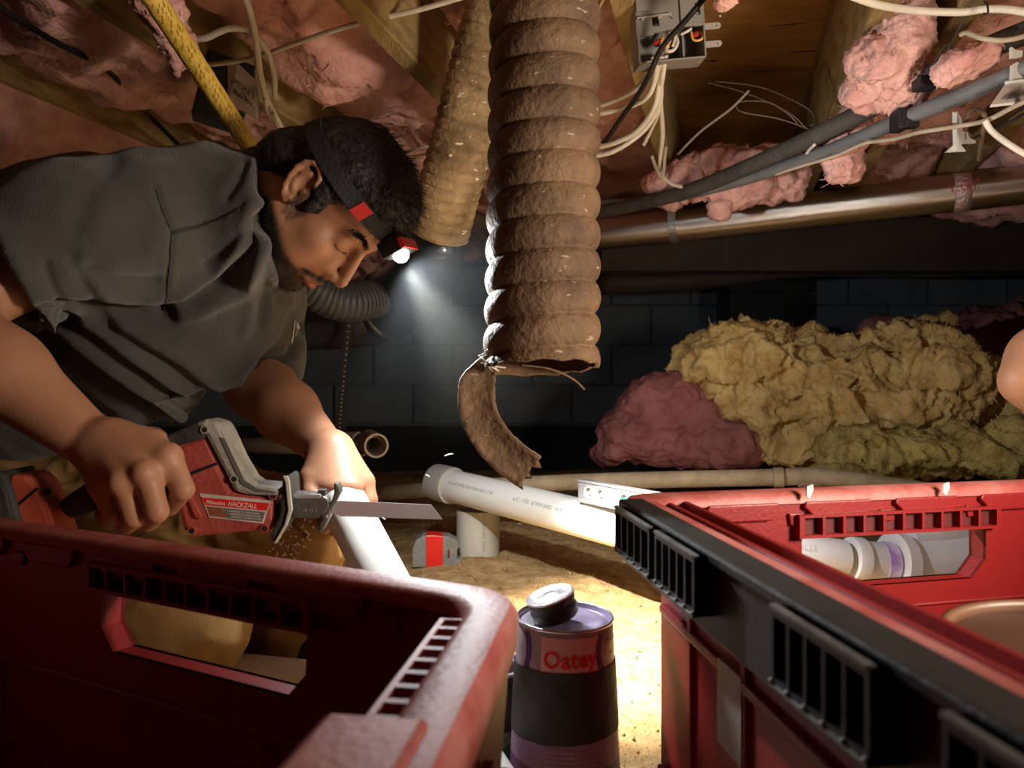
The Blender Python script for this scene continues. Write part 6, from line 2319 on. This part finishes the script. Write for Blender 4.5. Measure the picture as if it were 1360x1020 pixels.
# ================================================================ pipe being cut
t = thing('cut_pipe', 'white pipe held by the man and bitten by the saw blade', 'pipe')
a, b = P(440, 636, 1.02), P(530, 810, .90)
d = (b - a).normalized(); L = (b - a).length
x = d.cross(Vector((0, 0, 1))); Mx = frame(a, x, d.cross(x))
if (Mx.to_3x3() @ Vector((0, 0, 1))).dot(d) < 0: Mx = frame(a, -x, d.cross(x))
m = MB(); m.lathe([(.0255, .0), (.0300, 0), (.0300, L), (.0255, L), (.0255, 0)], 48, Mx)
m.build('tube', pvc, t, auto=40)

# ================================================================ second worker's bare forearm at the right edge
s2 = SDF((.50, .78, .22), (1.25, 1.35, .72), .004)
def c2(a, b, ra, rb, k=.012): s2.cap(tuple(a), tuple(b), ra, rb, k)
eb = P(1364, 506, .98)
c2(eb, eb + Vector((.034, .01, .022)), .027, .038, .02)
c2(eb, P(1430, 550, .97), .030, .040, .02)
c2(P(1430, 560, .97), P(1620, 690, .93), .044, .030, .02)
c2(eb + Vector((.03, .01, .03)), P(1540, 400, 1.05), .045, .055, .02)
hb = P(1620, 690, .93)
for k in range(4):
    m0 = hb + Vector((.055, -.02 + .018 * k, -.035)); m1 = m0 + Vector((.03, 0, -.03)); m2 = m1 + Vector((-.004, 0, -.028))
    c2(hb, m0, .024, .014, .012); c2(m0, m1, .0105, .0095, .002); c2(m1, m2, .0095, .008, .002)
c2(hb, hb + Vector((.01, -.05, -.04)), .018, .011, .01)
V2, Q2 = s2.mesh(); V2 = relax(V2, Q2, 1, .4)
me2 = np_mesh('person', V2, Q2)
link('person', me2, skin, smooth=True, label='second worker, only a bare bent elbow showing at the right edge', cat='person')

# ================================================================ dust volume added to make the glow round the lamp
hz = bpy.data.materials.new('glow_dust'); hz.use_nodes = True
nt = hz.node_tree; nt.nodes.remove(nt.nodes['Principled BSDF'])
vs_ = nt.nodes.new('ShaderNodeVolumeScatter'); vs_.inputs['Color'].default_value = (.86, .95, 1, 1); vs_.inputs['Anisotropy'].default_value = .35
g_ = nt.nodes.new('ShaderNodeTexGradient'); g_.gradient_type = 'SPHERICAL'
tcx = nt.nodes.new('ShaderNodeTexCoord'); nt.links.new(tcx.outputs['Object'], g_.inputs[0])
mm_ = nt.nodes.new('ShaderNodeMath'); mm_.operation = 'MULTIPLY'; mm_.inputs[1].default_value = .035
nt.links.new(g_.outputs[0], mm_.inputs[0]); nt.links.new(mm_.outputs[0], vs_.inputs['Density'])
nt.links.new(vs_.outputs[0], nt.nodes['Material Output'].inputs['Volume'])
bm = bmesh.new(); bmesh.ops.create_icosphere(bm, subdivisions=3, radius=1)
me = bpy.data.meshes.new('glow_haze'); bm.to_mesh(me); bm.free()
o = link('glow_haze', me, hz, label='faint dust haze added to make the glow round the head lamp', cat='haze', kind='stuff')
o.location = LAMP + Vector((.03, 0, -.03)); o.scale = (.22, .2, .22)
